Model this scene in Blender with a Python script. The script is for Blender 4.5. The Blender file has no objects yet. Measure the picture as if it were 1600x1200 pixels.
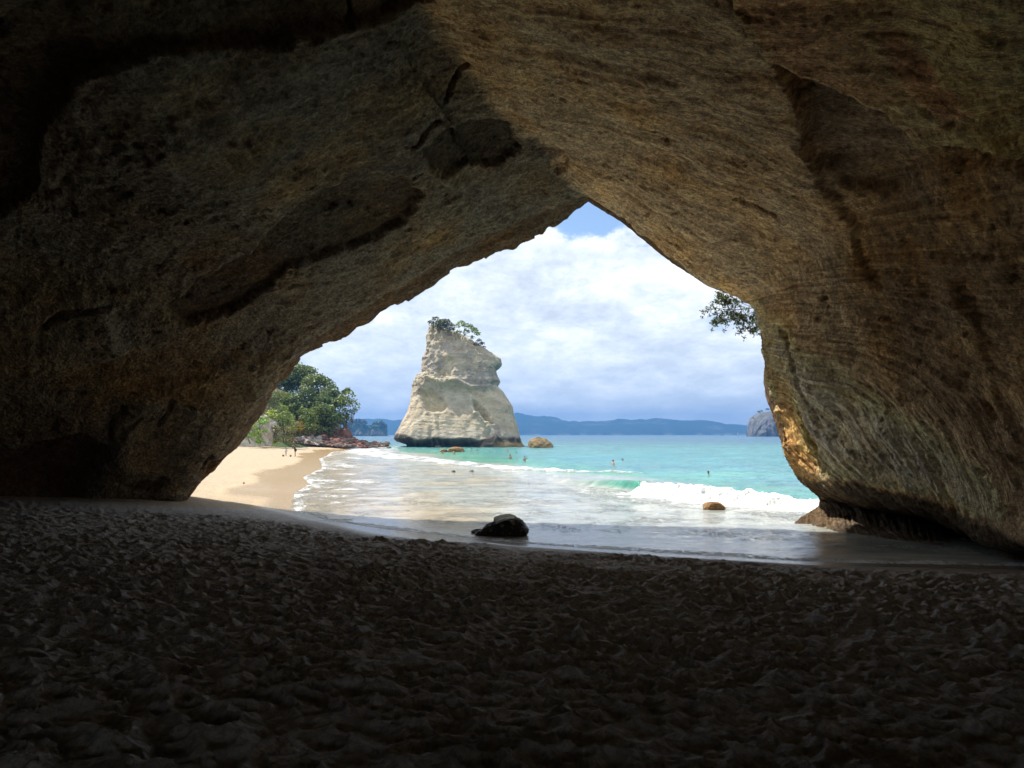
import bpy, math, random
import numpy as np

random.seed(7); RNG = np.random.default_rng(7)
SC = bpy.context.scene
COL = SC.collection
R = math.radians

# ---------------------------------------------------------------- camera
PITCH = R(4.108); CAMZ = 3.4; F = 1100.0
cam = bpy.data.cameras.new('camera'); camo = bpy.data.objects.new('camera', cam); COL.objects.link(camo)
cam.sensor_width = 36; cam.lens = F / 1600 * 36; cam.clip_start = 0.05; cam.clip_end = 30000
camo.location = (0, 0, CAMZ); camo.rotation_euler = (R(90) + PITCH, 0, 0)
SC.camera = camo

# ---------------------------------------------------------------- light
SUN_EL, SUN_AZ = 55.0, -61.0          # azimuth measured from the view direction (+Y), clockwise
sa = R(SUN_AZ); se = R(SUN_EL)
SUN_DIR = np.array([math.sin(sa) * math.cos(se), math.cos(sa) * math.cos(se), math.sin(se)])
sun = bpy.data.lights.new('sun', 'SUN'); suno = bpy.data.objects.new('sun', sun); COL.objects.link(suno)
sun.energy = 3.3; sun.angle = R(1.2); sun.color = (1.0, 0.94, 0.85)
suno.rotation_euler = (R(90) - se, 0, math.atan2(SUN_DIR[1], SUN_DIR[0]) + R(90))
suno.location = (0, 0, 80)

world = bpy.data.worlds.new('World'); SC.world = world; world.use_nodes = True
SKY_STRENGTH = 0.07
def build_world():
    nt = world.node_tree; nt.nodes.clear(); N = nt.nodes.new; L = nt.links.new
    out = N('ShaderNodeOutputWorld')
    sky = N('ShaderNodeTexSky'); sky.sky_type = 'NISHITA'; sky.sun_disc = False
    sky.sun_elevation = se; sky.sun_rotation = sa; sky.air_density = 1.0; sky.dust_density = 0.6; sky.ozone_density = 2.0
    b1 = N('ShaderNodeBackground'); b1.inputs[1].default_value = SKY_STRENGTH
    L(sky.outputs[0], b1.inputs[0])
    tc = N('ShaderNodeTexCoord')
    sep = N('ShaderNodeSeparateXYZ'); L(tc.outputs['Generated'], sep.inputs[0])
    def M(op, a, b=None, c=None, clamp=False):
        n = N('ShaderNodeMath'); n.operation = op; n.use_clamp = clamp
        for i, v in enumerate((a, b, c)):
            if v is None: continue
            if isinstance(v, (int, float)): n.inputs[i].default_value = v
            else: L(v, n.inputs[i])
        return n.outputs[0]
    zz = M('ADD', M('MAXIMUM', sep.outputs[2], 0.0), 0.27)
    u = M('DIVIDE', sep.outputs[0], zz); v = M('DIVIDE', sep.outputs[1], zz)
    cmb = N('ShaderNodeCombineXYZ'); L(u, cmb.inputs[0]); L(M('MULTIPLY', v, 0.85), cmb.inputs[1])
    def noise(scale, detail, rough, off, dist=0.0, sx=1.0):
        mp = N('ShaderNodeMapping'); mp.inputs['Location'].default_value = off; mp.inputs['Scale'].default_value = (sx, 1, 1)
        L(cmb.outputs[0], mp.inputs[0])
        n = N('ShaderNodeTexNoise'); n.inputs['Scale'].default_value = scale; n.inputs['Detail'].default_value = detail
        n.inputs['Roughness'].default_value = rough; n.inputs['Distortion'].default_value = dist
        L(mp.outputs[0], n.inputs[0]); return n.outputs[0]
    cover = noise(2.6, 12, 0.66, (3.1, 1.7, 0), 0.1)
    shade = noise(4.4, 13, 0.66, (7.3, 4.2, 1), 0.12)
    big = noise(0.6, 4, 0.5, (1.3, 9.1, 2))
    # an opening in the cloud high ahead
    du = M('SUBTRACT', u, 0.17); dv = M('SUBTRACT', v, 1.64)
    gap = M('SUBTRACT', 1.0, M('MULTIPLY', M('SQRT', M('ADD', M('MULTIPLY', du, M('MULTIPLY', du, 1.0)), M('MULTIPLY', dv, M('MULTIPLY', dv, 0.8)))), 5.5), clamp=True)
    cv = M('SUBTRACT', M('ADD', cover, M('MULTIPLY', M('SUBTRACT', big, 0.5), 0.35)), M('MULTIPLY', gap, 0.48))
    low = M('MULTIPLY', M('SUBTRACT', 1.0, M('MULTIPLY', sep.outputs[2], 9.0), clamp=True), -0.06)
    fac = N('ShaderNodeMapRange'); fac.interpolation_type = 'SMOOTHSTEP'
    L(M('SUBTRACT', cv, low), fac.inputs[0]); fac.inputs[1].default_value = 0.27; fac.inputs[2].default_value = 0.38
    fac.inputs[3].default_value = 0.0; fac.inputs[4].default_value = 0.97
    ramp = N('ShaderNodeValToRGB'); L(M('ADD', M('MULTIPLY', shade, 0.7), M('MULTIPLY', cover, 0.3)), ramp.inputs[0])
    cr = ramp.color_ramp; cr.elements[0].position = 0.40; cr.elements[0].color = (0.31, 0.34, 0.38, 1)
    cr.elements[1].position = 0.60; cr.elements[1].color = (0.56, 0.565, 0.57, 1)
    e = cr.elements.new(0.50); e.color = (0.41, 0.44, 0.475, 1)
    b2 = N('ShaderNodeBackground'); b2.inputs[1].default_value = 0.94
    hz = N('ShaderNodeMix'); hz.data_type = 'RGBA'; hz.inputs[7].default_value = (0.42, 0.47, 0.53, 1)
    L(M('MULTIPLY', M('SUBTRACT', 1.0, M('MULTIPLY', M('ABSOLUTE', sep.outputs[2]), 6.0), clamp=True), 0.65), hz.inputs[0]); L(ramp.outputs[0], hz.inputs[6]); L(hz.outputs[2], b2.inputs[0])
    mx = N('ShaderNodeMixShader'); L(fac.outputs[0], mx.inputs[0]); L(b1.outputs[0], mx.inputs[1]); L(b2.outputs[0], mx.inputs[2])
    L(mx.outputs[0], out.inputs[0])
build_world()

vs = SC.view_settings
vs.view_transform = 'Standard'; vs.look = 'None'; vs.gamma = 1.0; vs.use_curve_mapping = False; vs.exposure = 1.45
SC.display_settings.display_device = 'sRGB'
cy = SC.cycles
cy.use_denoising = True; cy.use_adaptive_sampling = True; cy.adaptive_threshold = 0.01
cy.max_bounces = 8; cy.diffuse_bounces = 5; cy.glossy_bounces = 3; cy.transmission_bounces = 3; cy.volume_bounces = 0
cy.transparent_max_bounces = 8; cy.sample_clamp_indirect = 4; cy.caustics_reflective = False; cy.caustics_refractive = False

# ---------------------------------------------------------------- maths helpers
cp_, sp_ = math.cos(PITCH), math.sin(PITCH)
def at(px, py, Y):
    u = (px - 800) / F; v = (600 - py) / F
    d = np.array([u, cp_ - v * sp_, sp_ + v * cp_]); return d * (Y / d[1]) + np.array([0, 0, CAMZ])
def on_z(px, py, z=0.0):
    u = (px - 800) / F; v = (600 - py) / F
    d = np.array([u, cp_ - v * sp_, sp_ + v * cp_]); return d * ((z - CAMZ) / d[2]) + np.array([0, 0, CAMZ])
def pix(P):
    x = P[..., 0]; y = P[..., 1]; z = P[..., 2] - CAMZ
    fwd = y * cp_ + z * sp_; up = -y * sp_ + z * cp_
    ok = fwd > 0.5; fw = np.where(ok, fwd, 1.0)
    return np.where(ok, 800 + F * x / fw, -9999.), np.where(ok, 600 - F * up / fw, -9999.)

def _h(ix, iy, iz, seed):
    with np.errstate(over='ignore'):
        h = (ix.astype(np.uint32) * np.uint32(374761393)) ^ (iy.astype(np.uint32) * np.uint32(668265263)) ^ (iz.astype(np.uint32) * np.uint32(2147483647)) ^ np.uint32((seed * 974711 + 12345) & 0xffffffff)
        h = (h ^ (h >> np.uint32(13))) * np.uint32(1274126177)
        h = (h ^ (h >> np.uint32(16))) * np.uint32(2246822519)
        h = h ^ (h >> np.uint32(13))
    return (h & np.uint32(0xffffff)).astype(np.float32) * np.float32(2.0 / 16777215.0) - np.float32(1)
def vnoise(x, y, z, seed=0):
    shp = np.broadcast(x, y, z).shape
    x, y, z = [np.broadcast_to(np.asarray(a, np.float32), shp) for a in (x, y, z)]
    fx, fy, fz = np.floor(x), np.floor(y), np.floor(z)
    ix, iy, iz = fx.astype(np.int32), fy.astype(np.int32), fz.astype(np.int32)
    tx, ty, tz = x - fx, y - fy, z - fz
    q = lambda t: t * t * t * (t * (t * 6 - 15) + 10)
    tx, ty, tz = q(tx), q(ty), q(tz)
    def c(a, b, d): return _h(ix + a, iy + b, iz + d, seed)
    x00 = c(0,0,0) * (1-tx) + c(1,0,0) * tx; x10 = c(0,1,0) * (1-tx) + c(1,1,0) * tx
    x01 = c(0,0,1) * (1-tx) + c(1,0,1) * tx; x11 = c(0,1,1) * (1-tx) + c(1,1,1) * tx
    return (x00 * (1-ty) + x10 * ty) * (1-tz) + (x01 * (1-ty) + x11 * ty) * tz
def fbm(x, y, z, octv=4, gain=0.5, seed=0, ridged=False):
    s = 0; a = 1.0; tot = 0
    for o in range(octv):
        k = 2.03 ** o
        n = vnoise(x * k + o * 17.3, y * k - o * 9.1, z * k + o * 4.7, seed + o)
        if ridged: n = 1 - 2 * np.abs(n)
        s = s + a * n; tot += a; a *= gain
    return s / tot
def sst(a, b, x):
    t = np.clip((x - a) / (b - a), 0, 1); return t * t * (3 - 2 * t)
def seg_dist(x, y, pts):
    best = np.full(x.shape, 1e9, np.float32); tpos = np.zeros(x.shape, np.float32); acc = 0.0
    for (ax, ay), (bx, by) in zip(pts[:-1], pts[1:]):
        dx, dy = bx - ax, by - ay; l2 = dx * dx + dy * dy; l = math.sqrt(l2)
        t = np.clip(((x - ax) * dx + (y - ay) * dy) / l2, 0, 1)
        d = np.hypot(x - ax - t * dx, y - ay - t * dy)
        m = d < best; best = np.where(m, d, best); tpos = np.where(m, acc + t * l, tpos); acc += l
    return best, tpos / acc
def poly_sd(x, y, pts):          # positive inside
    d, _ = seg_dist(x, y, list(pts) + [pts[0]])
    ins = np.zeros(x.shape, bool); n = len(pts)
    for i in range(n):
        x1, y1 = pts[i]; x2, y2 = pts[(i + 1) % n]
        if y1 == y2: continue
        c = ((y1 > y) != (y2 > y)) & (x < (x2 - x1) * (y - y1) / (y2 - y1) + x1)
        ins ^= c
    return np.where(ins, d, -d)
def side_sd(x, y, pts):          # signed distance from a polyline; positive on the left of its direction
    best = np.full(x.shape, 1e9); sg = np.ones(x.shape)
    for (ax, ay), (bx, by) in zip(pts[:-1], pts[1:]):
        dx, dy = bx - ax, by - ay; l2 = dx * dx + dy * dy
        t = np.clip(((x - ax) * dx + (y - ay) * dy) / l2, 0, 1)
        d = np.hypot(x - ax - t * dx, y - ay - t * dy)
        s = np.sign(dx * (y - ay) - dy * (x - ax)); s[s == 0] = 1
        m = d < best - 1e-6; best = np.where(m, d, best); sg = np.where(m, s, sg)
    return best * sg
def catmull(P, t):               # P (n, ..., 3), t in [0, n-1]
    n = len(P); i = np.clip(np.floor(t).astype(int), 0, n - 2); f = (t - i)[:, None]
    f = f.reshape((-1,) + (1,) * (P.ndim - 1))
    ext = np.concatenate([[2 * P[0] - P[1]], P, [2 * P[-1] - P[-2]]])
    a, b, c, d = ext[i], ext[i + 1], ext[i + 2], ext[i + 3]
    return 0.5 * (2 * b + (c - a) * f + (2 * a - 5 * b + 4 * c - d) * f ** 2 + (3 * b - a - 3 * c + d) * f ** 3)
def grid_normals(P):
    du = np.gradient(P, axis=0); dv = np.gradient(P, axis=1)
    n = np.cross(du, dv); return n / (np.linalg.norm(n, axis=-1, keepdims=True) + 1e-9)

# ---------------------------------------------------------------- object helpers
def mesh_obj(name, verts, quads, mat=None, parent=None, smooth=True, cols=None, tris=False):
    me = bpy.data.meshes.new(name)
    V = np.asarray(verts, np.float32).reshape(-1, 3); Q = np.asarray(quads, np.int32); k = 3 if tris else 4
    me.vertices.add(len(V)); me.vertices.foreach_set('co', V.ravel())
    me.loops.add(Q.size); me.loops.foreach_set('vertex_index', Q.ravel())
    me.polygons.add(len(Q)); me.polygons.foreach_set('loop_start', np.arange(len(Q), dtype=np.int32) * k)
    me.update(calc_edges=True)
    if smooth: me.polygons.foreach_set('use_smooth', np.ones(len(Q), bool))
    for nm, c in (cols or {}).items():
        c = np.asarray(c, np.float32).reshape(len(V), -1)
        if c.shape[1] == 1:
            a = me.attributes.new(nm, 'FLOAT', 'POINT'); a.data.foreach_set('value', c.ravel())
        else:
            if c.shape[1] == 3: c = np.hstack([c, np.ones((len(V), 1), np.float32)])
            a = me.attributes.new(nm, 'FLOAT_COLOR', 'POINT'); a.data.foreach_set('color', c.ravel())
    o = bpy.data.objects.new(name, me); COL.objects.link(o)
    if mat: me.materials.append(mat)
    if parent: o.parent = parent
    return o
def grid_quads(n, m, wrap=False):
    mm = m if wrap else m - 1
    i = np.arange(n - 1)[:, None]; j = np.arange(mm)[None, :]; j2 = (j + 1) % m
    return np.stack([i * m + j, i * m + j2, (i + 1) * m + j2, (i + 1) * m + j], -1).reshape(-1, 4)
def grid_obj(name, P, mat, parent=None, wrap=False, cols=None, flip=False, smooth=True):
    n, m = P.shape[:2]; q = grid_quads(n, m, wrap)
    if flip: q = q[:, ::-1]
    return mesh_obj(name, P, q, mat, parent, smooth, cols)
def tag(o, label, cat=None, group=None):
    if label: o['label'] = label
    if cat: o['category'] = cat
    if group: o['group'] = group
    return o
def structure(o): o['kind'] = 'structure'; return o
def empty(name, loc=(0, 0, 0), rz=0, s=1.0):
    o = bpy.data.objects.new(name, None); COL.objects.link(o); o.location = [float(v) for v in loc]
    o.rotation_euler = (0, 0, rz); o.scale = (s, s, s); o.empty_display_size = 0.3; return o

def tube(points, radii, seg=6):
    P = np.array(points, float); n = len(P); ang = np.linspace(0, 2 * np.pi, seg, endpoint=False)
    T = np.gradient(P, axis=0); T /= np.linalg.norm(T, axis=1, keepdims=True) + 1e-9
    ref = np.array([0.31, 0.2, 0.93]); V = []
    for i in range(n):
        a = np.cross(T[i], ref); a /= np.linalg.norm(a) + 1e-9; b = np.cross(T[i], a)
        V.append(P[i] + radii[i] * (np.cos(ang)[:, None] * a + np.sin(ang)[:, None] * b))
    return np.array(V).reshape(-1, 3), grid_quads(n, seg, True)
def join(parts):
    V, Q, k = [], [], 0
    for v, q in parts: V.append(v); Q.append(q + k); k += len(v)
    return np.vstack(V), np.vstack(Q)

# ---------------------------------------------------------------- materials
class NT:
    def __init__(s, name):
        s.m = bpy.data.materials.new(name); s.m.use_nodes = True; s.t = s.m.node_tree; s.t.nodes.clear()
        s.out = s.N('ShaderNodeOutputMaterial'); s.b = s.N('ShaderNodeBsdfPrincipled'); s.L(s.b.outputs[0], s.out.inputs[0])
        s.geo = s.N('ShaderNodeTexCoord').outputs['Object']
    def N(s, k): return s.t.nodes.new(k)
    def L(s, a, b): s.t.links.new(a, b)
    def put(s, sock, v):
        if isinstance(v, (int, float)): sock.default_value = v
        elif isinstance(v, tuple): sock.default_value = (*v, 1) if len(v) == 3 and len(sock.default_value) == 4 else v
        else: s.L(v, sock)
    def attr(s, n, col=True):
        a = s.N('ShaderNodeAttribute'); a.attribute_name = n; return a.outputs['Color'] if col else a.outputs['Fac']
    def noise(s, scale, detail=5, rough=0.6, stretch=None, dist=0.0, vec=None):
        v = vec or s.geo
        if stretch:
            mp = s.N('ShaderNodeMapping'); mp.inputs['Scale'].default_value = stretch; s.L(v, mp.inputs[0]); v = mp.outputs[0]
        n = s.N('ShaderNodeTexNoise'); n.inputs['Scale'].default_value = scale; n.inputs['Detail'].default_value = detail
        n.inputs['Roughness'].default_value = rough; n.inputs['Distortion'].default_value = dist; s.L(v, n.inputs[0]); return n.outputs[0]
    def vor(s, scale, feat='F1', vec=None):
        n = s.N('ShaderNodeTexVoronoi'); n.feature = feat; n.inputs['Scale'].default_value = scale; s.L(vec or s.geo, n.inputs[0]); return n.outputs['Distance']
    def rng(s, v, a, b, c=0.0, d=1.0):
        n = s.N('ShaderNodeMapRange'); s.put(n.inputs[0], v)
        for i, x in enumerate((a, b, c, d)): s.put(n.inputs[i + 1], x)
        return n.outputs[0]
    def math(s, op, a, b=None, clamp=False):
        n = s.N('ShaderNodeMath'); n.operation = op; n.use_clamp = clamp; s.put(n.inputs[0], a)
        if b is not None: s.put(n.inputs[1], b)
        return n.outputs[0]
    def mix(s, f, a, b, mode='MIX'):
        n = s.N('ShaderNodeMix'); n.data_type = 'RGBA'; n.blend_type = mode; s.put(n.inputs[0], f)
        s.put(n.inputs[6], a); s.put(n.inputs[7], b); return n.outputs[2]
    def bump(s, h, strength, dist, nrm=None):
        n = s.N('ShaderNodeBump'); n.inputs['Strength'].default_value = strength; n.inputs['Distance'].default_value = dist
        s.L(h, n.inputs['Height'])
        if nrm: s.L(nrm, n.inputs['Normal'])
        return n.outputs[0]
    def fin(s, col=None, rough=None, nrm=None, spec=None, **k):
        if col is not None: s.put(s.b.inputs['Base Color'], col)
        if rough is not None: s.put(s.b.inputs['Roughness'], rough)
        if nrm is not None: s.L(nrm, s.b.inputs['Normal'])
        if spec is not None: s.put(s.b.inputs['Specular IOR Level'], spec)
        for a, v in k.items(): s.put(s.b.inputs[a.replace('_', ' ')], v)
        return s.m

def mat_cave():
    s = NT('cave_rock'); c = s.attr('tint')
    big = s.noise(0.35, 6, 0.6); mid = s.noise(1.6, 8, 0.68); fine = s.noise(9, 9, 0.72); gr = s.noise(38, 5, 0.7)
    m2 = s.noise(4.2, 9, 0.74)
    def mod(c, v, lo, hi, a, b): return s.mix(1.0, c, s.mix(s.rng(v, lo, hi), a, b), 'MULTIPLY')
    c = mod(c, mid, 0.38, 0.60, (0.72, 0.66, 0.62), (1.15, 1.12, 1.05))
    c = mod(c, m2, 0.38, 0.62, (0.62, 0.57, 0.53), (1.38, 1.33, 1.22))
    c = mod(c, fine, 0.38, 0.62, (0.60, 0.57, 0.54), (1.42, 1.39, 1.33))
    c = mod(c, big, 0.45, 0.68, (0.95, 0.98, 1.04), (1.18, 1.02, 0.76))
    c = mod(c, gr, 0.35, 0.65, (0.72, 0.70, 0.68), (1.25, 1.24, 1.2))
    sc = s.attr('sc'); sd = s.attr('side', False)
    s1 = s.noise(1.0, 7, 0.62, (0.5, 4.5, 1), 0.25, vec=sc); s2 = s.noise(1.0, 6, 0.6, (1.6, 17, 1), 0.2, vec=sc)
    sv = s.math('ADD', s.math('MULTIPLY', s1, 0.6), s.math('MULTIPLY', s2, 0.4))
    c = s.mix(sd, c, s.mix(1.0, c, s.mix(s.rng(sv, 0.40, 0.60), (0.70, 0.69, 0.68), (1.28, 1.26, 1.22)), 'MULTIPLY'))
    pits = s.rng(s.vor(7.5), 0.0, 0.35, 0, 1)
    h = s.math('ADD', s.math('ADD', s.math('ADD', s.math('MULTIPLY', mid, 0.5), s.math('MULTIPLY', m2, s.rng(sd, 0, 1, 0.55, 0.25))), s.math('MULTIPLY', s.math('MULTIPLY', sv, sd), 0.95)), s.math('ADD', s.math('MULTIPLY', fine, s.rng(sd, 0, 1, 0.55, 0.25)), s.math('ADD', s.math('MULTIPLY', gr, 0.16), s.math('MULTIPLY', pits, 0.10))))
    return s.fin(c, 0.93, s.bump(h, 1.0, 0.34), 0.2)
def mat_stack():
    s = NT('pale_sandstone'); c = s.attr('tint')
    n1 = s.noise(0.25, 8, 0.65, (1, 1, 1.6)); n2 = s.noise(1.2, 8, 0.7); band = s.noise(0.7, 4, 0.6, (0.25, 0.25, 1.2))
    c = s.mix(s.rng(n1, 0.40, 0.62), s.mix(1.0, c, (0.74, 0.72, 0.70), 'MULTIPLY'), c)
    c = s.mix(s.rng(n2, 0.48, 0.36, 0, 0.55), c, s.mix(1.0, c, (0.60, 0.56, 0.52), 'MULTIPLY'))
    c = s.mix(s.rng(band, 0.45, 0.62, 0, 0.35), c, s.mix(1.0, c, (1.10, 1.02, 0.86), 'MULTIPLY'))
    h = s.math('ADD', s.math('MULTIPLY', n1, 1.2), s.math('ADD', s.math('MULTIPLY', n2, 0.5), s.math('MULTIPLY', band, 0.5)))
    return s.fin(c, 0.9, s.bump(h, 0.9, 0.9), 0.2)
def mat_rock(name, col, dark, scale=3.0, bumpd=0.05, rough=0.85, spot=None):
    s = NT(name); a = s.noise(scale, 8, 0.65); b = s.noise(scale * 5, 6, 0.7)
    c = s.mix(s.rng(a, 0.38, 0.62), dark, col)
    c = s.mix(s.rng(b, 0.35, 0.65, 0, 0.5), s.mix(1.0, c, (0.6, 0.58, 0.56), 'MULTIPLY'), c)
    if spot: c = s.mix(s.rng(s.noise(scale * 1.2, 5, 0.65, vec=None), 0.57, 0.62), c, spot)
    info = s.N('ShaderNodeObjectInfo').outputs['Random']
    c = s.mix(s.rng(info, 0, 1, 0.0, 0.45), c, s.mix(1.0, c, (0.62, 0.66, 0.70), 'MULTIPLY'))
    return s.fin(c, rough, s.bump(s.math('ADD', a, s.math('MULTIPLY', b, 0.4)), 1.0, bumpd), 0.3)
def mat_sand():
    s = NT('sand'); c = s.attr('tint'); wet = s.attr('wet', False)
    g = s.noise(160, 3, 0.6); m = s.noise(14, 8, 0.7); l = s.noise(1.1, 6, 0.6); foot = s.noise(3.2, 6, 0.62, (1, 1, 1)); 
    c = s.mix(1.0, c, s.mix(s.rng(m, 0.38, 0.62), (0.70, 0.69, 0.68), (1.25, 1.24, 1.22)), 'MULTIPLY')
    c = s.mix(s.rng(g, 0.3, 0.7, 0, 0.45), s.mix(1.0, c, (0.7, 0.68, 0.66), 'MULTIPLY'), c)
    c = s.mix(s.rng(l, 0.45, 0.65, 0, 0.35), c, s.mix(1.0, c, (1.22, 1.16, 1.08), 'MULTIPLY'))
    dry = s.math('SUBTRACT', 1.0, wet, True)
    h = s.math('MULTIPLY', s.math('ADD', s.math('MULTIPLY', m, 0.35), s.math('ADD', s.math('MULTIPLY', g, 0.03), s.math('MULTIPLY', foot, 0.9))), dry)
    return s.fin(c, s.rng(wet, 0, 1, 0.95, 0.24), s.bump(h, 0.9, 0.10), s.rng(wet, 0, 1, 0.12, 0.55))
def mat_water(name='sea_water'):
    s = NT(name); c = s.attr('tint'); foam = s.attr('foam', False); far = s.attr('far', False)
    f1 = s.noise(2.6, 9, 0.72, (1, 0.8, 1), 0.9); f2 = s.noise(0.55, 6, 0.6, (1.0, 0.8, 1), 0.6)
    lace = s.rng(s.math('ABSOLUTE', s.math('SUBTRACT', f1, 0.5)), 0.0, 0.09, 1.0, 0.0)
    fm = s.math('ADD', s.math('MULTIPLY', foam, 1.25), s.math('ADD', s.math('MULTIPLY', s.math('SUBTRACT', f2, 0.5), 1.5), s.math('MULTIPLY', s.math('SUBTRACT', lace, 0.5), 0.7)))
    fm = s.math('MULTIPLY', s.rng(fm, 0.50, 0.82), s.rng(foam, 0.02, 0.12))
    col = s.mix(fm, c, (0.62, 0.64, 0.64))
    wv = s.noise(0.5, 10, 0.75, (0.6, 1.3, 1), 0.3)
    col = s.mix(1.0, col, s.mix(s.rng(wv, 0.38, 0.62), (0.68, 0.72, 0.76), (1.30, 1.26, 1.22)), 'MULTIPLY')
    w1 = s.noise(1.3, 6, 0.6, (0.55, 1.0, 1), 0.4); w2 = s.noise(7.0, 5, 0.6, (0.6, 1, 1), 0.3); w3 = s.noise(0.16, 4, 0.5, (0.6, 1, 1))
    h = s.math('ADD', s.math('MULTIPLY', w1, s.math('MULTIPLY', s.rng(far, 0, 1, 0.34, 4.5), s.rng(s.attr('chop', False), 0, 1, 0.18, 1.0))), s.math('ADD', s.math('MULTIPLY', w2, s.rng(far, 0, 1, 0.045, 0.12)), s.math('ADD', s.math('MULTIPLY', w3, s.rng(far, 0, 1, 0.2, 6)), s.math('MULTIPLY', fm, 0.25))))
    return s.fin(col, s.math('ADD', s.rng(fm, 0, 1, 0.07, 0.6), s.math('MULTIPLY', far, 0.22)), s.bump(h, 1.0, 0.30), 0.5, IOR=1.33)
def mat_leaf(name, rough=0.55):
    s = NT(name); c = s.attr('tint')
    tr = s.N('ShaderNodeBsdfTranslucent'); s.L(s.mix(1.0, c, (1.3, 1.4, 0.6), 'MULTIPLY'), tr.inputs[0])
    s.fin(c, rough, None, 0.35)
    mx = s.N('ShaderNodeMixShader'); mx.inputs[0].default_value = 0.25; s.L(s.b.outputs[0], mx.inputs[1]); s.L(tr.outputs[0], mx.inputs[2]); s.L(mx.outputs[0], s.out.inputs[0])
    return s.m
def mat_plain(name, col, rough=0.8):
    s = NT(name); n = s.noise(25, 4, 0.6)
    return s.fin(s.mix(s.rng(n, 0.3, 0.7, 0, 0.5), col, tuple(v * 0.7 for v in col)), rough)
def mat_tint(name, scale, bumpd, lo=(0.7, 0.7, 0.7)):
    s = NT(name); c = s.attr('tint'); n = s.noise(scale, 8, 0.65)
    return s.fin(s.mix(s.rng(n, 0.38, 0.62), s.mix(1.0, c, lo, 'MULTIPLY'), c), 0.95, s.bump(n, 1.0, bumpd), 0.1)
M_CAVE = mat_cave(); M_STACK = mat_stack(); M_SAND = mat_sand(); M_WATER = mat_water(); M_LEAF = mat_leaf('leaves')
M_BARK = mat_plain('bark', (0.16, 0.13, 0.10), 0.9)

# ================================================================ SAND
SHORE = [(60, 8), (30, 15.2), (13.5, 18.4), (8.3, 19.0), (4.5, 20.3), (0.6, 22.1), (-2.4, 23.9), (-4.8, 25.7), (-7.6, 28.4), (-10.3, 32.5),
         (-11.6, 37), (-12.9, 41.6), (-14.2, 49), (-17, 57), (-19.5, 72), (-24, 88), (-27.5, 100), (-30, 114), (-36, 140), (-36, 165), (-34, 195), (-60, 212), (-400, 300)]
def shore_d(x, y):
    d = side_sd(x, y, SHORE)      # left of the direction = land side
    return d
def sand_h(x, y, rough=True):
    d = shore_d(x, y)
    if rough: d = d + 0.5 * vnoise(x * 0.35, y * 0.35, 0.0 * x, 5) * sst(0, 3, np.abs(d))
    h = np.where(d > 0, 3.0 * (1 - np.exp(-0.1 * np.clip(d, 0, 400) / 3.0)), 0.075 * np.clip(d, -50, 0))
    return h, d

# trampled-sand raster: overlapping foot pits with sharp lips
RX0, RX1, RY0, RY1, RS = -27.0, 20.0, 0.5, 34.0, 0.025
nx = int((RX1 - RX0) / RS); ny = int((RY1 - RY0) / RS)
FOOT = np.zeros((ny, nx), np.float32)
cells = int((RX1 - RX0) * (RY1 - RY0) * 8)
fx = RNG.uniform(RX0, RX1, cells); fy = RNG.uniform(RY0, RY1, cells)
fa = RNG.uniform(0, np.pi, cells); fl = RNG.uniform(0.13, 0.27, cells); fw = fl * RNG.uniform(0.5, 0.85, cells); fd = RNG.uniform(0.04, 0.11, cells)
W = 17; yy, xx = np.mgrid[-W:W + 1, -W:W + 1] * RS
for i in range(cells):
    ix = int((fx[i] - RX0) / RS); iy = int((fy[i] - RY0) / RS)
    if ix < W or iy < W or ix >= nx - W - 1 or iy >= ny - W - 1: continue
    ca, s_ = math.cos(fa[i]), math.sin(fa[i])
    q = np.sqrt(((xx * ca + yy * s_) / fl[i]) ** 2 + ((-xx * s_ + yy * ca) / fw[i]) ** 2)
    sl = FOOT[iy - W:iy + W + 1, ix - W:ix + W + 1]
    base = sl[W, W] * 0.35
    pit = base - fd[i] * (1 - q ** 2.2)
    k = sst(1.25, 0.98, q)
    rim = 0.32 * fd[i] * np.exp(-((q - 1.08) / 0.16) ** 2)
    sl += k * (np.minimum(pit, base) - sl) * (q < 1.25) + rim
FOOT = np.clip(FOOT, -0.15, 0.10)
def foot_at(x, y):
    u = np.clip((x - RX0) / RS, 0, nx - 1.01); v = np.clip((y - RY0) / RS, 0, ny - 1.01)
    i = u.astype(int); j = v.astype(int); a = u - i; b = v - j
    i2 = np.minimum(i + 1, nx - 1); j2 = np.minimum(j + 1, ny - 1)
    r = (FOOT[j, i] * (1 - a) + FOOT[j, i2] * a) * (1 - b) + (FOOT[j2, i] * (1 - a) + FOOT[j2, i2] * a) * b
    inside = (x > RX0 + 1) & (x < RX1 - 1) & (y > RY0 + 1) & (y < RY1 - 1)
    return np.where(inside, r, 0)

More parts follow.
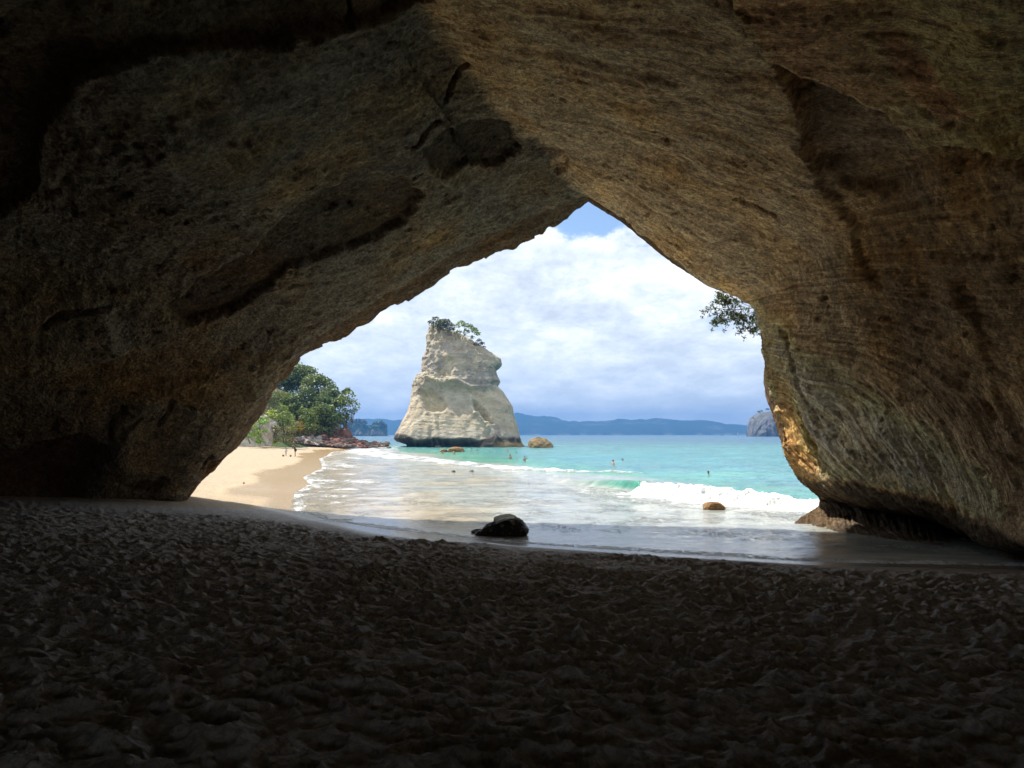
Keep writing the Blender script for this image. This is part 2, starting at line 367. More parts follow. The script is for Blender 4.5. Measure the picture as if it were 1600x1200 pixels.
def worley(x, y, seed):
    cx, cy_ = np.floor(x), np.floor(y); best = np.full(x.shape, 9.0); sec = np.full(x.shape, 9.0); bid = np.zeros(x.shape); z0 = np.zeros(x.shape, np.int32)
    for i in (-1, 0, 1):
        for j in (-1, 0, 1):
            ix = (cx + i).astype(np.int32); iy = (cy_ + j).astype(np.int32)
            jx = 0.5 + 0.46 * _h(ix, iy, z0, seed); jy = 0.5 + 0.46 * _h(ix, iy, z0, seed + 1); w = 1 + 0.35 * _h(ix, iy, z0, seed + 2)
            d = np.hypot(x - ix - jx, y - iy - jy) * w
            m = d < best; sec = np.where(m, best, np.minimum(sec, d)); best = np.where(m, d, best); bid = np.where(m, _h(ix, iy, z0, seed + 3), bid)
    return best, bid, sec - best
def build_sand():
    az = np.concatenate([np.linspace(-180, -44, 22, endpoint=False), np.linspace(-44, -38.5, 12, endpoint=False), np.linspace(-38.5, 38.5, 640), np.linspace(39, 44, 12), np.linspace(48, 180, 22)])
    r = [0.02, 1.0, 1.8, 2.4, 2.8]
    while r[-1] < 30: r.append(r[-1] + min(max(r[-1] ** 2 / 1230 * 1.05, 0.013), 0.058))
    while r[-1] < 420: r.append(r[-1] * 1.022)
    r = np.array(r)
    A, Rr = np.meshgrid(np.radians(az), r)
    X = np.sin(A) * Rr; Y = np.cos(A) * Rr
    H, D = sand_h(X, Y)
    tramp = sst(1.0, 2.6, D + 0.8 * vnoise(X * 0.6, Y * 0.6, X * 0, 31)) * sst(36, 29, Y)
    wallf = sst(27.5, 25, Y + 0.12 * (X + 12)) * 0.85 + 0.15        # the flat strip below the far rock foot
    wallf = np.where(X < -5, wallf, 1.0)
    sm = sst(6.5, 7.8, X + 0.0) * sst(21, 14.8, Y + 1.0) # right-hand strip by the water stays fairly flat
    rough = tramp * wallf
    wx_ = 0.12 * vnoise(X * 2, Y * 2, X * 0, 14); wy_ = 0.12 * vnoise(X * 2, Y * 2, X * 0, 15)
    wx_ = wx_ + 0.05 * vnoise(X * 7, Y * 7, X * 0, 24); wy_ = wy_ + 0.05 * vnoise(X * 7, Y * 7, X * 0, 25)
    f1, id1, e1 = worley((X + wx_) * 3.5, (Y + wy_) * 4.2, 401); f2, id2, e2 = worley((X - wy_) * 6.8, (Y + wx_) * 7.8, 411); f3, id3, e3 = worley((X + wy_) * 1.6, (Y - wx_) * 1.8, 421)
    amp = 0.75 + 0.35 * vnoise(X * 0.8, Y * 0.8, X * 0, 19)
    r1 = -(1 - np.exp(-e1 / 0.20)) * (0.75 + 0.5 * id1) * (1 - .25 * f1); r2 = -(1 - np.exp(-e2 / 0.16)) * (0.6 + 0.6 * id2); r3 = fbm(X * 11, Y * 12, X * 0, 2, seed=18) - 1.2 * (1 - np.exp(-e3 / .2)) * (.5 + .7 * id3)
    H = H + 0.8 * sst(-3, -9.0, Y + 0.5 * vnoise(X * .2, X * 0, X * 0, 26))  # unseen rise behind the camera, added to screen the sand from low rear light
    H = H + (foot_at(X, Y) * 0.35 + amp * (0.035 * r1 + 0.014 * r2 + 0.006 * r3 + 0.19 * np.clip(f1, 0, .9) ** 1.4 + 0.03 * np.clip(f2, 0, .9) ** 1.3) - 0.07) * rough + 0.03 * fbm(X * 1.2, Y * 1.2, X * 0, 3, seed=8) * rough
    # small ripples and drift on the open beach
    H += 0.05 * fbm(X * 0.5, Y * 0.5, X * 0, 4, seed=9) * sst(1.5, 5, D) * sst(30, 36, Y)
    H += -0.035 * sst(0.25, 0.6, vnoise(X * 1.7, Y * 1.7, X * 0, 77)) * sst(2, 4, D) * sst(31, 36, Y)
    # colour: gold beach; grey cave sand split at the shade line, paled to brighten it
    mot = 1 + 0.10 * np.clip(fbm(X * 4.2, Y * 4.6, X * 0, 4, 0.65, seed=27) * 1.8, -1, 1)
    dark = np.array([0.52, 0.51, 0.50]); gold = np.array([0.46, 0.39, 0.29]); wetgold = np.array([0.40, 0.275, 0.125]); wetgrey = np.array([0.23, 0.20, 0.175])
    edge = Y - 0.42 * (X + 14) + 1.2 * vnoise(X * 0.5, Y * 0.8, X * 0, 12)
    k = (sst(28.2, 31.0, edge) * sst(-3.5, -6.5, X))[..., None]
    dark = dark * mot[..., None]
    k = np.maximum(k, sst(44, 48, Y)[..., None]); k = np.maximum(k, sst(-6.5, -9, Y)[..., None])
    w = sst(1.9, 0.4, D + 0.7 * vnoise(X * 0.25, Y * 0.12, X * 0, 3))
    # wet golden patches left by the last wave
    w = np.maximum(w, sst(3.8, 2.5, D + 1.6 * vnoise(X * 0.12, Y * 0.07, X * 0, 21)) * sst(33, 38, Y))
    w = np.maximum(w, 0.25 * (1 - k[..., 0]) * sst(4.5, 2.0, D))
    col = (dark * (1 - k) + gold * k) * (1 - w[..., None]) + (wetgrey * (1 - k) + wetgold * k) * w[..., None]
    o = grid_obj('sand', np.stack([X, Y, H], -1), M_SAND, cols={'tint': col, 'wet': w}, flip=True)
    structure(o)
build_sand()

# ================================================================ SEA
MILKY = [(-70, 205), (-40, 190), (-22, 142), (-14, 112), (-5, 82), (2, 66), (7.9, 56), (9, 46), (14.3, 35), (32, 24)]   # seaward of it: clear turquoise
BAND = [(-36, 175), (-27, 132), (-18.6, 112), (-8, 88), (0, 70), (5, 65), (10.5, 62)]
def sea_cols(X, Y):
    d = -shore_d(X, Y); e = side_sd(X, Y, MILKY[::-1]) * -1
    n = vnoise(X * 0.15, Y * 0.08, X * 0, 41)
    Rr = np.hypot(X, Y)
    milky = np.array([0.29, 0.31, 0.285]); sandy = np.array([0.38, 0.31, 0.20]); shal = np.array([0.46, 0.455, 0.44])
    green = np.array([0.045, 0.25, 0.175]); turq = np.array([0.045, 0.215, 0.222]); deep = np.array([0.03, 0.11, 0.20])
    c = np.broadcast_to(milky, X.shape + (3,)).copy()
    def bl(c, t, k): return c * (1 - k[..., None]) + t * k[..., None]
    c = bl(c, sandy, sst(7, 2, d + 2.5 * n) * sst(3.5, -4, X) * 0.85)
    c = bl(c, sandy, 0.5 * sst(0.1, 0.6, vnoise(X * 0.4, Y * 0.2, X * 0, 55)) * sst(26, 14, d) * sst(6, -3, X))
    c = bl(c, shal, sst(2.5, 0.3, d + 0.6 * n) * sst(-8, -2, X))  # shore wash paled to stand in for sky sheen on shaded water
    c = bl(c, green, sst(-2.0, 4.0, e + 3 * n))
    c = bl(c, turq, sst(2, 14, e + 6 * n) * (0.55 + 0.45 * sst(-14, 10, X)))
    c = bl(c, deep, sst(110, 420, Rr + 60 * vnoise(X * 0.02, Y * 0.006, X * 0, 61)) * 0.92)
    patch = vnoise(X * 0.12, Y * 0.25, X * 0, 62)
    c = c * (1 + (0.16 * patch + 0.22 * fbm(X * 0.45, Y * 0.9, X * 0, 3, 0.65, seed=67)) * sst(0, 8, e))[..., None]
    c = c * (1 + 0.12 * fbm(X * 0.6, Y * 1.6, X * 0, 3, 0.6, seed=69) * sst(4, -4, e))[..., None]
    # foam
    foam = 0.27 * sst(-3, -8, e) * sst(0.5, 3.5, d) * (0.6 + 0.6 * fbm(X * 0.35, Y * 0.9, X * 0, 3, seed=63))
    bd, bt = seg_dist(X, Y, BAND)
    wdt = 9.0 * (1 - bt) + 1.8
    core = sst(wdt, wdt * 0.35, bd + 2.2 * (1.1 - bt) * fbm(X * 0.3, Y * 0.3, X * 0, 3, seed=64))
    foam = np.maximum(foam, core * (0.62 + 0.35 * fbm(X * 0.5, Y * 0.5, X * 0, 3, seed=68)))
    lf = sst(14, 2, d) * sst(26, 34, Y) * sst(-3, -9, X + 0.04 * Y)        # swash along the golden beach
    foam = np.maximum(foam, lf * (0.38 + 0.45 * fbm(X * 0.5, Y * 0.5, X * 0, 4, seed=65)))
    lap = sst(0.55, 0.1, np.abs(d - 0.35 - 0.3 * vnoise(X * 0.8, Y * 0.8, X * 0, 66)))
    foam = np.maximum(foam, 0.6 * lap)
    foam = np.maximum(foam, 0.5 * sst(5, 0.5, np.abs(side_sd(X, Y, [(17, 28.3), (13.0, 31.5), (10, 34.5), (7.5, 38.5), (5, 43)]))) )
    foam *= sst(-0.2, 0.2, d)
    # around the stack foot and the rocks
    sd = np.abs(np.hypot((X + 13) / 1.0, (Y - 206) / 0.55) - 20.5)
    foam = np.maximum(foam, 0.6 * sst(3, 0.5, sd))
    return c, np.clip(foam, 0, 1), e, d
def build_sea():
    az = np.concatenate([np.linspace(-80, -27, 60, endpoint=False), np.linspace(-27, 37, 760), np.linspace(37.5, 88, 50)])
    r = [15.0]
    while r[-1] < 6000:
        q = r[-1]; r.append(q + max(0.07, min(q * q / 2394 * 0.8, q * 0.02)) if q < 300 else q * 1.03)
    r = np.array(r)
    A, Rr = np.meshgrid(np.radians(az), r)
    X = np.sin(A) * Rr; Y = np.cos(A) * Rr
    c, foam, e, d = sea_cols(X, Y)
    near = sst(800, 60, Rr); off = sst(0.0, 8.0, d)
    Z = 0.055 * fbm(X * 0.35, Y * 0.9, X * 0, 3, seed=70) * near * off
    Z += 0.16 * fbm(X * 0.06, Y * 0.22, X * 0, 2, seed=71) * sst(0, 15, e) * near
    Z += (0.010 + 0.02 * off) * fbm(X * 1.5, Y * 2.5, X * 0, 2, seed=72) * sst(120, 40, Rr)
    Z += (0.10 * fbm(X * 0.55, Y * 1.1, X * 0, 3, 0.6, seed=75) + 0.05 * fbm(X * 1.7, Y * 2.4, X * 0, 2, seed=76)) * sst(0, 9, e) * sst(900, 120, Rr)
    bd, bt = seg_dist(X, Y, BAND)
    Z += 0.28 * sst(5 * (1 - bt) + 1.5, 0, bd) * (0.7 + 0.6 * fbm(X * 0.8, Y * 0.8, X * 0, 3, seed=73))
    far = sst(30, 260, Rr); near_a = sst(1, 9, d)
    keep_low = sst(-1.2, 0.2, d)              # below the sand on land
    Z = Z * keep_low - 0.25 * sst(0.4, -1.2, d)
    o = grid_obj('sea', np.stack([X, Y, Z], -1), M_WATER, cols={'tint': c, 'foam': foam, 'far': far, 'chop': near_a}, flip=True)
    structure(o)
build_sea()

def build_breaker():
    C = np.array([(1.5, 60, 0), (4.2, 50.5, 0), (6.4, 45.2, 0), (8.2, 41.2, 0), (10.2, 37.6, 0), (12.2, 34.9, 0), (14.4, 32.4, 0), (17, 30.2, 0)], float)
    Hc = np.array([0.0, 0.28, 0.54, 0.74, 0.68, 0.50, 0.30, 0.15]); n = 700; m = 110
    t = np.linspace(0, len(C) - 1, n); P = catmull(C, t); hc = np.interp(t, np.arange(len(C)), Hc)
    T = np.gradient(P, axis=0); T /= np.linalg.norm(T, axis=1, keepdims=True)
    Nn = np.stack([T[:, 1], -T[:, 0], T[:, 2]], -1)
    if (Nn[n // 2] @ np.array([0.3, 1, 0])) > 0: Nn = -Nn          # towards the beach
    v = np.linspace(-4.0, 2.6, m); V, U = np.meshgrid(v, t)
    fo = sst(2.75, 3.0, U + 0.10 * vnoise(U * 9, V * 3, U * 0, 80))             # 0 green shoulder, 1 broken
    hh = hc[:, None]
    back = np.exp(-(np.minimum(V, 0) / 1.7) ** 2); frontg = np.exp(-(np.maximum(V, 0) / 0.55) ** 2)
    frontf = sst(1.5, 0.1, V + 0.5 * vnoise(U * 4, V * 0.2, U * 0, 81))
    X0 = P[:, None, 0] + Nn[:, None, 0] * V; Y0 = P[:, None, 1] + Nn[:, None, 1] * V
    lump = fbm(X0 * 1.1, Y0 * 1.1, X0 * 0, 5, 0.6, seed=82)
    spk = fbm(X0 * 3.2, Y0 * 3.2, X0 * 0, 4, 0.62, seed=83, ridged=True)
    zg = hh * back * frontg
    zf = hh * back * frontf * (0.78 + 0.55 * lump) + 0.16 * np.clip(spk, -0.2, 1) * back * sst(2.2, 1.6, V) * sst(-1.6, -0.1, V) * sst(3.9, 0.4, np.abs(U - 4.6) * 1.0)
    Z = zg * (1 - fo) + zf * fo
    lean = 0.35 * hh * zg / (hh + 1e-3) * (1 - fo)
    X = X0 + Nn[:, None, 0] * lean; Y = Y0 + Nn[:, None, 1] * lean
    Z = Z + 0.02 * fbm(X * 2, Y * 3, X * 0, 3, seed=84)
    edge = np.minimum(sst(-4.0, -2.6, V), sst(2.6, 2.0, V)) * sst(0, 0.8, U)
    Z = Z - 0.22 * (1 - edge)
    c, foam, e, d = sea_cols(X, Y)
    g = np.array([0.04, 0.21, 0.155]); k = (sst(-0.9, 0.1, V) * sst(0.9, 0.4, V) * sst(0.9, 2.6, U))[..., None]
    c = c * (1 - k) + g * k
    streak = sst(0.25, 0.7, fbm(U * 14 + V * 2.0, V * 0.7, U * 0, 3, seed=85)) * 0.75 * sst(-0.1, 0.3, V)
    foam = np.maximum(fo * sst(-1.0, -0.1, V + 0.35 * lump) * 1.4, np.maximum(streak * (1 - fo) * 0.55, foam * 0.6 * (V > 0.8)))
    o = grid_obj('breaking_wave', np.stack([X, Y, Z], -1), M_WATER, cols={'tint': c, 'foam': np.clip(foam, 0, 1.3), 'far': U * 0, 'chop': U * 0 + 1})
    structure(o)
build_breaker()

# ================================================================ THE CAVE
def W3(x, y, z): return np.array([x, y, z], float)
# station: rim pixel+depth, mid pixel+depth (or None), frame-edge pixel+depth, lip beyond rim
ST = [
    ((258, 783, 32), None, (-20, 778, 28.6), (266, 781, 34)),
    ((300, 748, 32), None, (-20, 700, 27.0), (312, 745, 34)),
    ((350, 696, 31.3), None, (-20, 590, 24.6), (368, 690, 33.3)),
    ((408, 620, 30.4), None, (-20, 430, 21.0), (416, 618, 32.4)),
    ((462, 556, 29.6), None, (-20, 220, 16.0), (470, 554, 31.4)),
    ((560, 490, 28.9), None, (-20, -20, 11.0), (556, 517, 30.8)),
    ((672, 418, 28.4), None, (250, -30, 12.2), (692, 431, 30.3)),
    ((795, 352, 28.0), None, (500, -30, 14.0), (802, 383, 30.0)),
    ((866, 323, 27.8), (690, 170, 20.5), (600, -30, 14.8), (868, 352, 29.8)),
    ((919, 304, 27.6), (775, 170, 21.0), (640, -30, 15.2), (921, 313, 29.6)),     # 9: the crease
    ((985, 354, 27.6), None, (900, -30, 13.2), (984, 352, 29.4)),
    ((1050, 408, 27.6), None, (1180, -30, 12.0), (1052, 404, 29.4)),
    ((1110, 446, 27.9), None, (1450, -30, 10.8), (1114, 440, 31)),
    ((1163, 470, 27.6), None, (1620, 60, 10.8), (1172, 462, 30.5)),
    ((1184, 498, 27.4), None, (1620, 200, 12.2), (1196, 492, 30)),
    ((1193, 550, 27.3), None, (1620, 340, 13.6), (1203, 550, 30)),
    ((1199, 605, 27.3), None, (1620, 480, 15.0), (1200, 608, 29.5)),
    ((1214, 655, 27.4), None, (1620, 610, 16.2), (1216, 660, 29.3)),
    ((1226, 705, 27.5), None, (1620, 720, 17.2), (1230, 705, 29.3)),
    ((1240, 738, 27.6), None, (1620, 800, 17.8), (1245, 740, 29.3)),
    ((1264, 760, 27.8), None, (1620, 852, 18.0), (1270, 762, 29.3)),
    ((1281, 776, 28.6), (1450, 812, 25.2), (1620, 858, 20.8), (1288, 776, 29.3)),
    ((1283, 790, 28.4), (1440, 826, 24.2), (1620, 866, 20.2), (1290, 792, 29.3)),
    ((1262, 806, 27.9), (1420, 836, 23.6), (1620, 873, 19.6), (1276, 808, 29.0)),
    ((1238, 821, 27.3), (1412, 847, 22.9), (1620, 883, 18.9), (1262, 818, 29.0)),
]
NS = len(ST); CR = 9
def cave_controls():
    rim = np.array([at(*s[0]) for s in ST]); edge = np.array([at(*s[2]) for s in ST]); lip = np.array([at(*s[3]) for s in ST])
    mid = []
    cen = np.array([-2.0, 20, 3.0])
    for i, s in enumerate(ST):
        if s[1]: mid.append(at(*s[1]))
        else:
            a = 0.5 * (rim[i] + edge[i]); o = a - cen; o[1] = 0; o /= np.linalg.norm(o)
            mid.append(a + o * (0.5 if i < CR else 0.35))
    mid = np.array(mid)
    for A in (rim, mid, edge, lip): A[0, 2] = -0.6
    # rings behind the frame edge; the unseen rear opening is sized to let light in
    th = np.concatenate([np.linspace(0, 90, CR + 1), np.linspace(90, 180, NS - CR)[1:]])
    th = np.radians(th); lf = th < np.pi / 2
    def ring(aL, aR, h, y0, yfL, yfR, z0=-0.8):
        X = np.where(lf, -aL, -aR) * np.cos(th); Z = z0 + h * np.sin(th) ** 0.8
        Y = y0 + np.where(lf, yfL, yfR) * np.abs(np.cos(th)) ** 1.5
        return np.stack([X, Y, Z], -1)
    r3 = ring(24, 14.8, 12.8, 7, 14, 3); r4 = ring(22, 15, 10.5, -3, 5, 0); r5 = ring(21, 16, 7.4, -10, 2, 0); r6 = ring(21, 16, 6.8, -12, 0, 0); r7 = ring(44, 38, 20, -13, 0, 0)
    low = np.array([ST[-1]]) if False else None
    # add an under-water foot
    def foot(A, dz=-1.2): return np.vstack([A, A[-1] + np.array([0.15, 0, dz])])
    inner = [foot(x) for x in (rim, mid, edge, r3, r4, r5, r6, r7)]
    # outward: lip, then the outer cliff face
    rimx = inner[0]; lipx = foot(lip)
    c0 = np.array([1.0, 30, 2.0])
    def outward(A, dist, dy, zmin=-1.5, up=1.0):
        B = A.copy(); o = A - c0; o[:, 1] = 0; o /= np.linalg.norm(o, axis=1, keepdims=True)
        B += o * dist; B[:, 1] += dy; B[:, 2] = np.maximum(B[:, 2], zmin); B[0, 2] = B[-1, 2] = -1.5; return B
    l1 = outward(lipx, 1.6, -0.3); l2 = outward(lipx, 6, -2.0); l3 = outward(lipx, 11, -5.0); l4 = l3.copy(); l4[:, 1] -= 32; l4[:, 2] = np.clip(l4[:, 2] * .40, -1.5, 40)
    l1[-3:, 0] += 1.0
    return inner, [rimx, lipx, l1, l2, l3, l4]
def s_samples():
    L = [44, 52, 60, 60, 62, 58, 56, 44, 40]; Rr = [44, 48, 48, 44, 32, 36, 36, 36, 34, 30, 26, 26, 16, 18, 18, 8]
    def sm(cnts, base): return np.concatenate([base + i + np.arange(c) / c for i, c in enumerate(cnts)])
    a = np.append(sm(L, 0), CR); b = np.append(sm(Rr, CR)[1:], NS)
    return a, b
def features(P, px, py):
    """relief (m, positive = out of the rock, towards the cave) and tint (stains plus painted light and shade), from shapes read off the place"""
    wob = 15 * fbm(P[..., 0] * 0.8, P[..., 1] * 0.8, P[..., 2] * 0.8, 5, 0.6, seed=101); wob2 = 15 * fbm(P[..., 0] * 0.9, P[..., 1] * 0.9, P[..., 2] * 0.9, 4, seed=105)
    x = px + wob; y = py + wob2
    h = np.zeros(px.shape); col = np.zeros(px.shape + (3,))
    base_l = np.array([0.80, 0.665, 0.49]); base_r = np.array([0.265, 0.248, 0.228])  # left plane paled, right darkened: light balance painted into the rock colour
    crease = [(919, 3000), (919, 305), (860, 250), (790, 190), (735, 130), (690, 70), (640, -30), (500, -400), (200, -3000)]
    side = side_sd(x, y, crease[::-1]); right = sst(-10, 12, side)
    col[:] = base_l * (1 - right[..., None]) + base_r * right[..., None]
    def mul(c, k): col[:] = col * (1 - k[..., None]) + col * np.array(c) * k[..., None]
    def to(c, k): col[:] = col * (1 - k[..., None]) + np.array(c) * k[..., None]
    def poly(pts, w): return sst(-w, w, poly_sd(x, y, pts))
    def groove(pts, w, dep):
        d, t = seg_dist(x, y, pts); g = sst(w, 0, d) * sst(0, 0.12, t) * sst(1, 0.88, t)
        h[:] -= dep * g; return g
    # left ceiling; recesses also darkened in colour to deepen their shade
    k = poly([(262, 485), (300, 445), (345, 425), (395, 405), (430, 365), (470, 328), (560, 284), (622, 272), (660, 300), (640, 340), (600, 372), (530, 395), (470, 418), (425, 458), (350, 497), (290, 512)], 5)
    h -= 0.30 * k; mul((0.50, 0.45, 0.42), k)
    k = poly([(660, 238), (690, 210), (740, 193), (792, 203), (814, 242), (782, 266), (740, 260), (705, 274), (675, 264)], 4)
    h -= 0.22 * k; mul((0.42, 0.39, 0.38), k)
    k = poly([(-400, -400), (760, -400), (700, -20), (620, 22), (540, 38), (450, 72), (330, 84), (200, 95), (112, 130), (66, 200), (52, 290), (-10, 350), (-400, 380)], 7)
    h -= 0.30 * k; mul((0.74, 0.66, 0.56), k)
    k = poly([(-100, 478), (60, 466), (130, 460), (176, 480), (190, 540), (100, 575), (-100, 590)], 14)
    h += 0.28 * k; to((0.33, 0.30, 0.26), 0.8 * k)
    k = poly([(-100, 600), (60, 560), (180, 560), (330, 470), (400, 470), (300, 560), (170, 650), (-100, 700)], 30); mul((1.0, 0.78, 0.55), k * 0.55)
    k = poly([(-200, 715), (40, 700), (90, 682), (125, 678), (168, 690), (164, 715), (150, 745), (118, 777), (-200, 800)], 9)
    h -= 0.9 * k; to((0.24, 0.155, 0.135), 0.8 * k)
    k = poly([(190, 640), (260, 600), (370, 560), (450, 555), (420, 610), (330, 730), (280, 785), (120, 785), (160, 740), (172, 690)], 20)
    h += 0.35 * k; to((0.30, 0.26, 0.20), 0.6 * k)
    k = poly([(300, 737), (318, 722), (334, 703), (338, 708), (322, 733), (305, 745)], 3); h -= 0.4 * k; mul((0.35, 0.33, 0.3), k)
    k = poly([(190, 755), (230, 742), (262, 740), (230, 762), (200, 768)], 5); h -= 0.25 * k; mul((0.5, 0.45, 0.4), k)
    # ochre bloom
    och = sst(0.0, 0.55, fbm(P[..., 0] * 0.35, P[..., 1] * 0.35, P[..., 2] * 0.35, 4, seed=111) + 0.25 * fbm(P[..., 0] * 3, P[..., 1] * 3, P[..., 2] * 3, 3, seed=112))
    k = poly([(180, 560), (300, 520), (440, 470), (560, 420), (720, 330), (860, 320), (700, 400), (560, 480), (430, 540), (300, 640), (180, 640)], 30)
    to((0.46, 0.33, 0.15), 0.55 * k * och)
    k = poly([(330, 360), (420, 260), (560, 180), (650, 130), (660, 220), (560, 270), (450, 320), (390, 400), (330, 420), (230, 430)], 40)
    to((0.42, 0.29, 0.14), 0.55 * k * och)
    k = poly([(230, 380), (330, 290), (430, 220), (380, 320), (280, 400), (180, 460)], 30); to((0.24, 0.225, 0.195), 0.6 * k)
    # layered ledge under the left rim
    d, t = seg_dist(x, y, [(480, 560), (560, 505), (680, 432), (800, 372), (919, 312)]); mul((1.15, 1.1, 1.05), sst(60, 0, d) * (1 - right))
    groove([(330, 470), (430, 455), (520, 440)], 5, .08)
    groove([(60, 505), (90, 482), (180, 478)], 6, .35); groove([(545, -20), (552, 20), (545, 48)], 5, .3); groove([(170, 680), (175, 650), (200, 625)], 7, .3)
    groove([(250, 660), (262, 640), (272, 620)], 6, .25); groove([(180, 670), (205, 655), (230, 640)], 5, .2); groove([(690, 160), (700, 140), (725, 110)], 6, .3)
    groove([(640, 230), (670, 205), (690, 190)], 5, .2); groove([(860, 245), (885, 258), (870, 268)], 5, .25); groove([(440, 640), (400, 690), (360, 735), (300, 770)], 3, .12)
    # pocked holes
    for (a, b, r_) in ((90, 660, 7), (100, 655, 5), (422, 525, 5), (560, 328, 4), (300, 630, 5), (87, 612, 5), (1130, 600, 4), (1305, 690, 7), (1285, 460, 5), (945, 330, 3), (1010, 385, 3), (1005, 335, 4)):
        d = np.hypot(x - a, y - b); h -= 0.22 * sst(r_ * 1.4, 0, d)
    # right side
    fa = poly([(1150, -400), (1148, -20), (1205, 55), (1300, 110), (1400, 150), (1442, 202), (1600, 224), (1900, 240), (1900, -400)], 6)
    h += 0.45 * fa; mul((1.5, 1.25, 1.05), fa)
    k = poly([(1205, 60), (1300, 112), (1400, 152), (1442, 204), (1600, 226), (1900, 242), (1900, 262), (1560, 262), (1480, 262), (1400, 300), (1330, 300), (1290, 252), (1264, 226), (1262, 160), (1240, 110)], 9)
    h -= 0.22 * k; mul((0.80, 0.80, 0.80), k)
    cr1 = [(1130, -40), (1200, 55), (1250, 140), (1262, 225), (1300, 292), (1340, 345), (1352, 400), (1375, 440), (1400, 500)]
    sdc = side_sd(x, y, cr1); dd, tt = seg_dist(x, y, cr1)
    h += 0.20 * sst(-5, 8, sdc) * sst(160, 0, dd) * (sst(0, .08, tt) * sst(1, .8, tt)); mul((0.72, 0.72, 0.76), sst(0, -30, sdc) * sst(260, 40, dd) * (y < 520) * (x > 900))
    cr2 = [(1490, 430), (1535, 490), (1556, 570), (1590, 680), (1600, 760)]
    sdc = side_sd(x, y, cr2); dd, tt = seg_dist(x, y, cr2)
    h += 0.14 * sst(-8, 12, sdc) * sst(120, 0, dd) * (sst(0, .1, tt) * sst(1, .8, tt))
    groove([(1455, 235), (1520, 238), (1590, 228)], 8, .4)
    groove([(1150, 310), (1175, 330), (1220, 350)], 7, .2); groove([(1210, 500), (1260, 620), (1290, 690)], 7, .18); groove([(1240, 620), (1270, 700), (1300, 750)], 6, .2)
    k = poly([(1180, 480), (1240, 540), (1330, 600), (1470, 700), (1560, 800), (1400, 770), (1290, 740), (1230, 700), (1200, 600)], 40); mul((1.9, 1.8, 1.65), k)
    k = poly([(1196, 560), (1215, 580), (1260, 680), (1290, 760), (1240, 740), (1215, 660)], 8); mul((0.72, 0.66, 0.56), k); h -= .12 * k
    k = poly([(1212, 560), (1235, 580), (1240, 620), (1222, 600)], 6); to((0.30, 0.22, 0.13), k * .4)
    # rust stains upper right
    k = poly([(1400, 30), (1470, 80), (1530, 150), (1500, 160), (1420, 90)], 20); to((0.27, 0.13, 0.075), 0.6 * k)
    k = poly([(1320, 400), (1420, 440), (1520, 560), (1600, 760), (1520, 700), (1380, 560)], 30); to((0.25, 0.16, 0.09), 0.5 * k)
    # undercut painted dark as shade, plus the tide-darkened base, on the right
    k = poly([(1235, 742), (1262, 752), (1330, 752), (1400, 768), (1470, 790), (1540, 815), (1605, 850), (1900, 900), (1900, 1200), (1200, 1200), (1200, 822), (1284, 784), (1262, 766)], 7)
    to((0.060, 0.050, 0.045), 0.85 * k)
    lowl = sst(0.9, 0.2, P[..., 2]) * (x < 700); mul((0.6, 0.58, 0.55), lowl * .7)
    return h, col
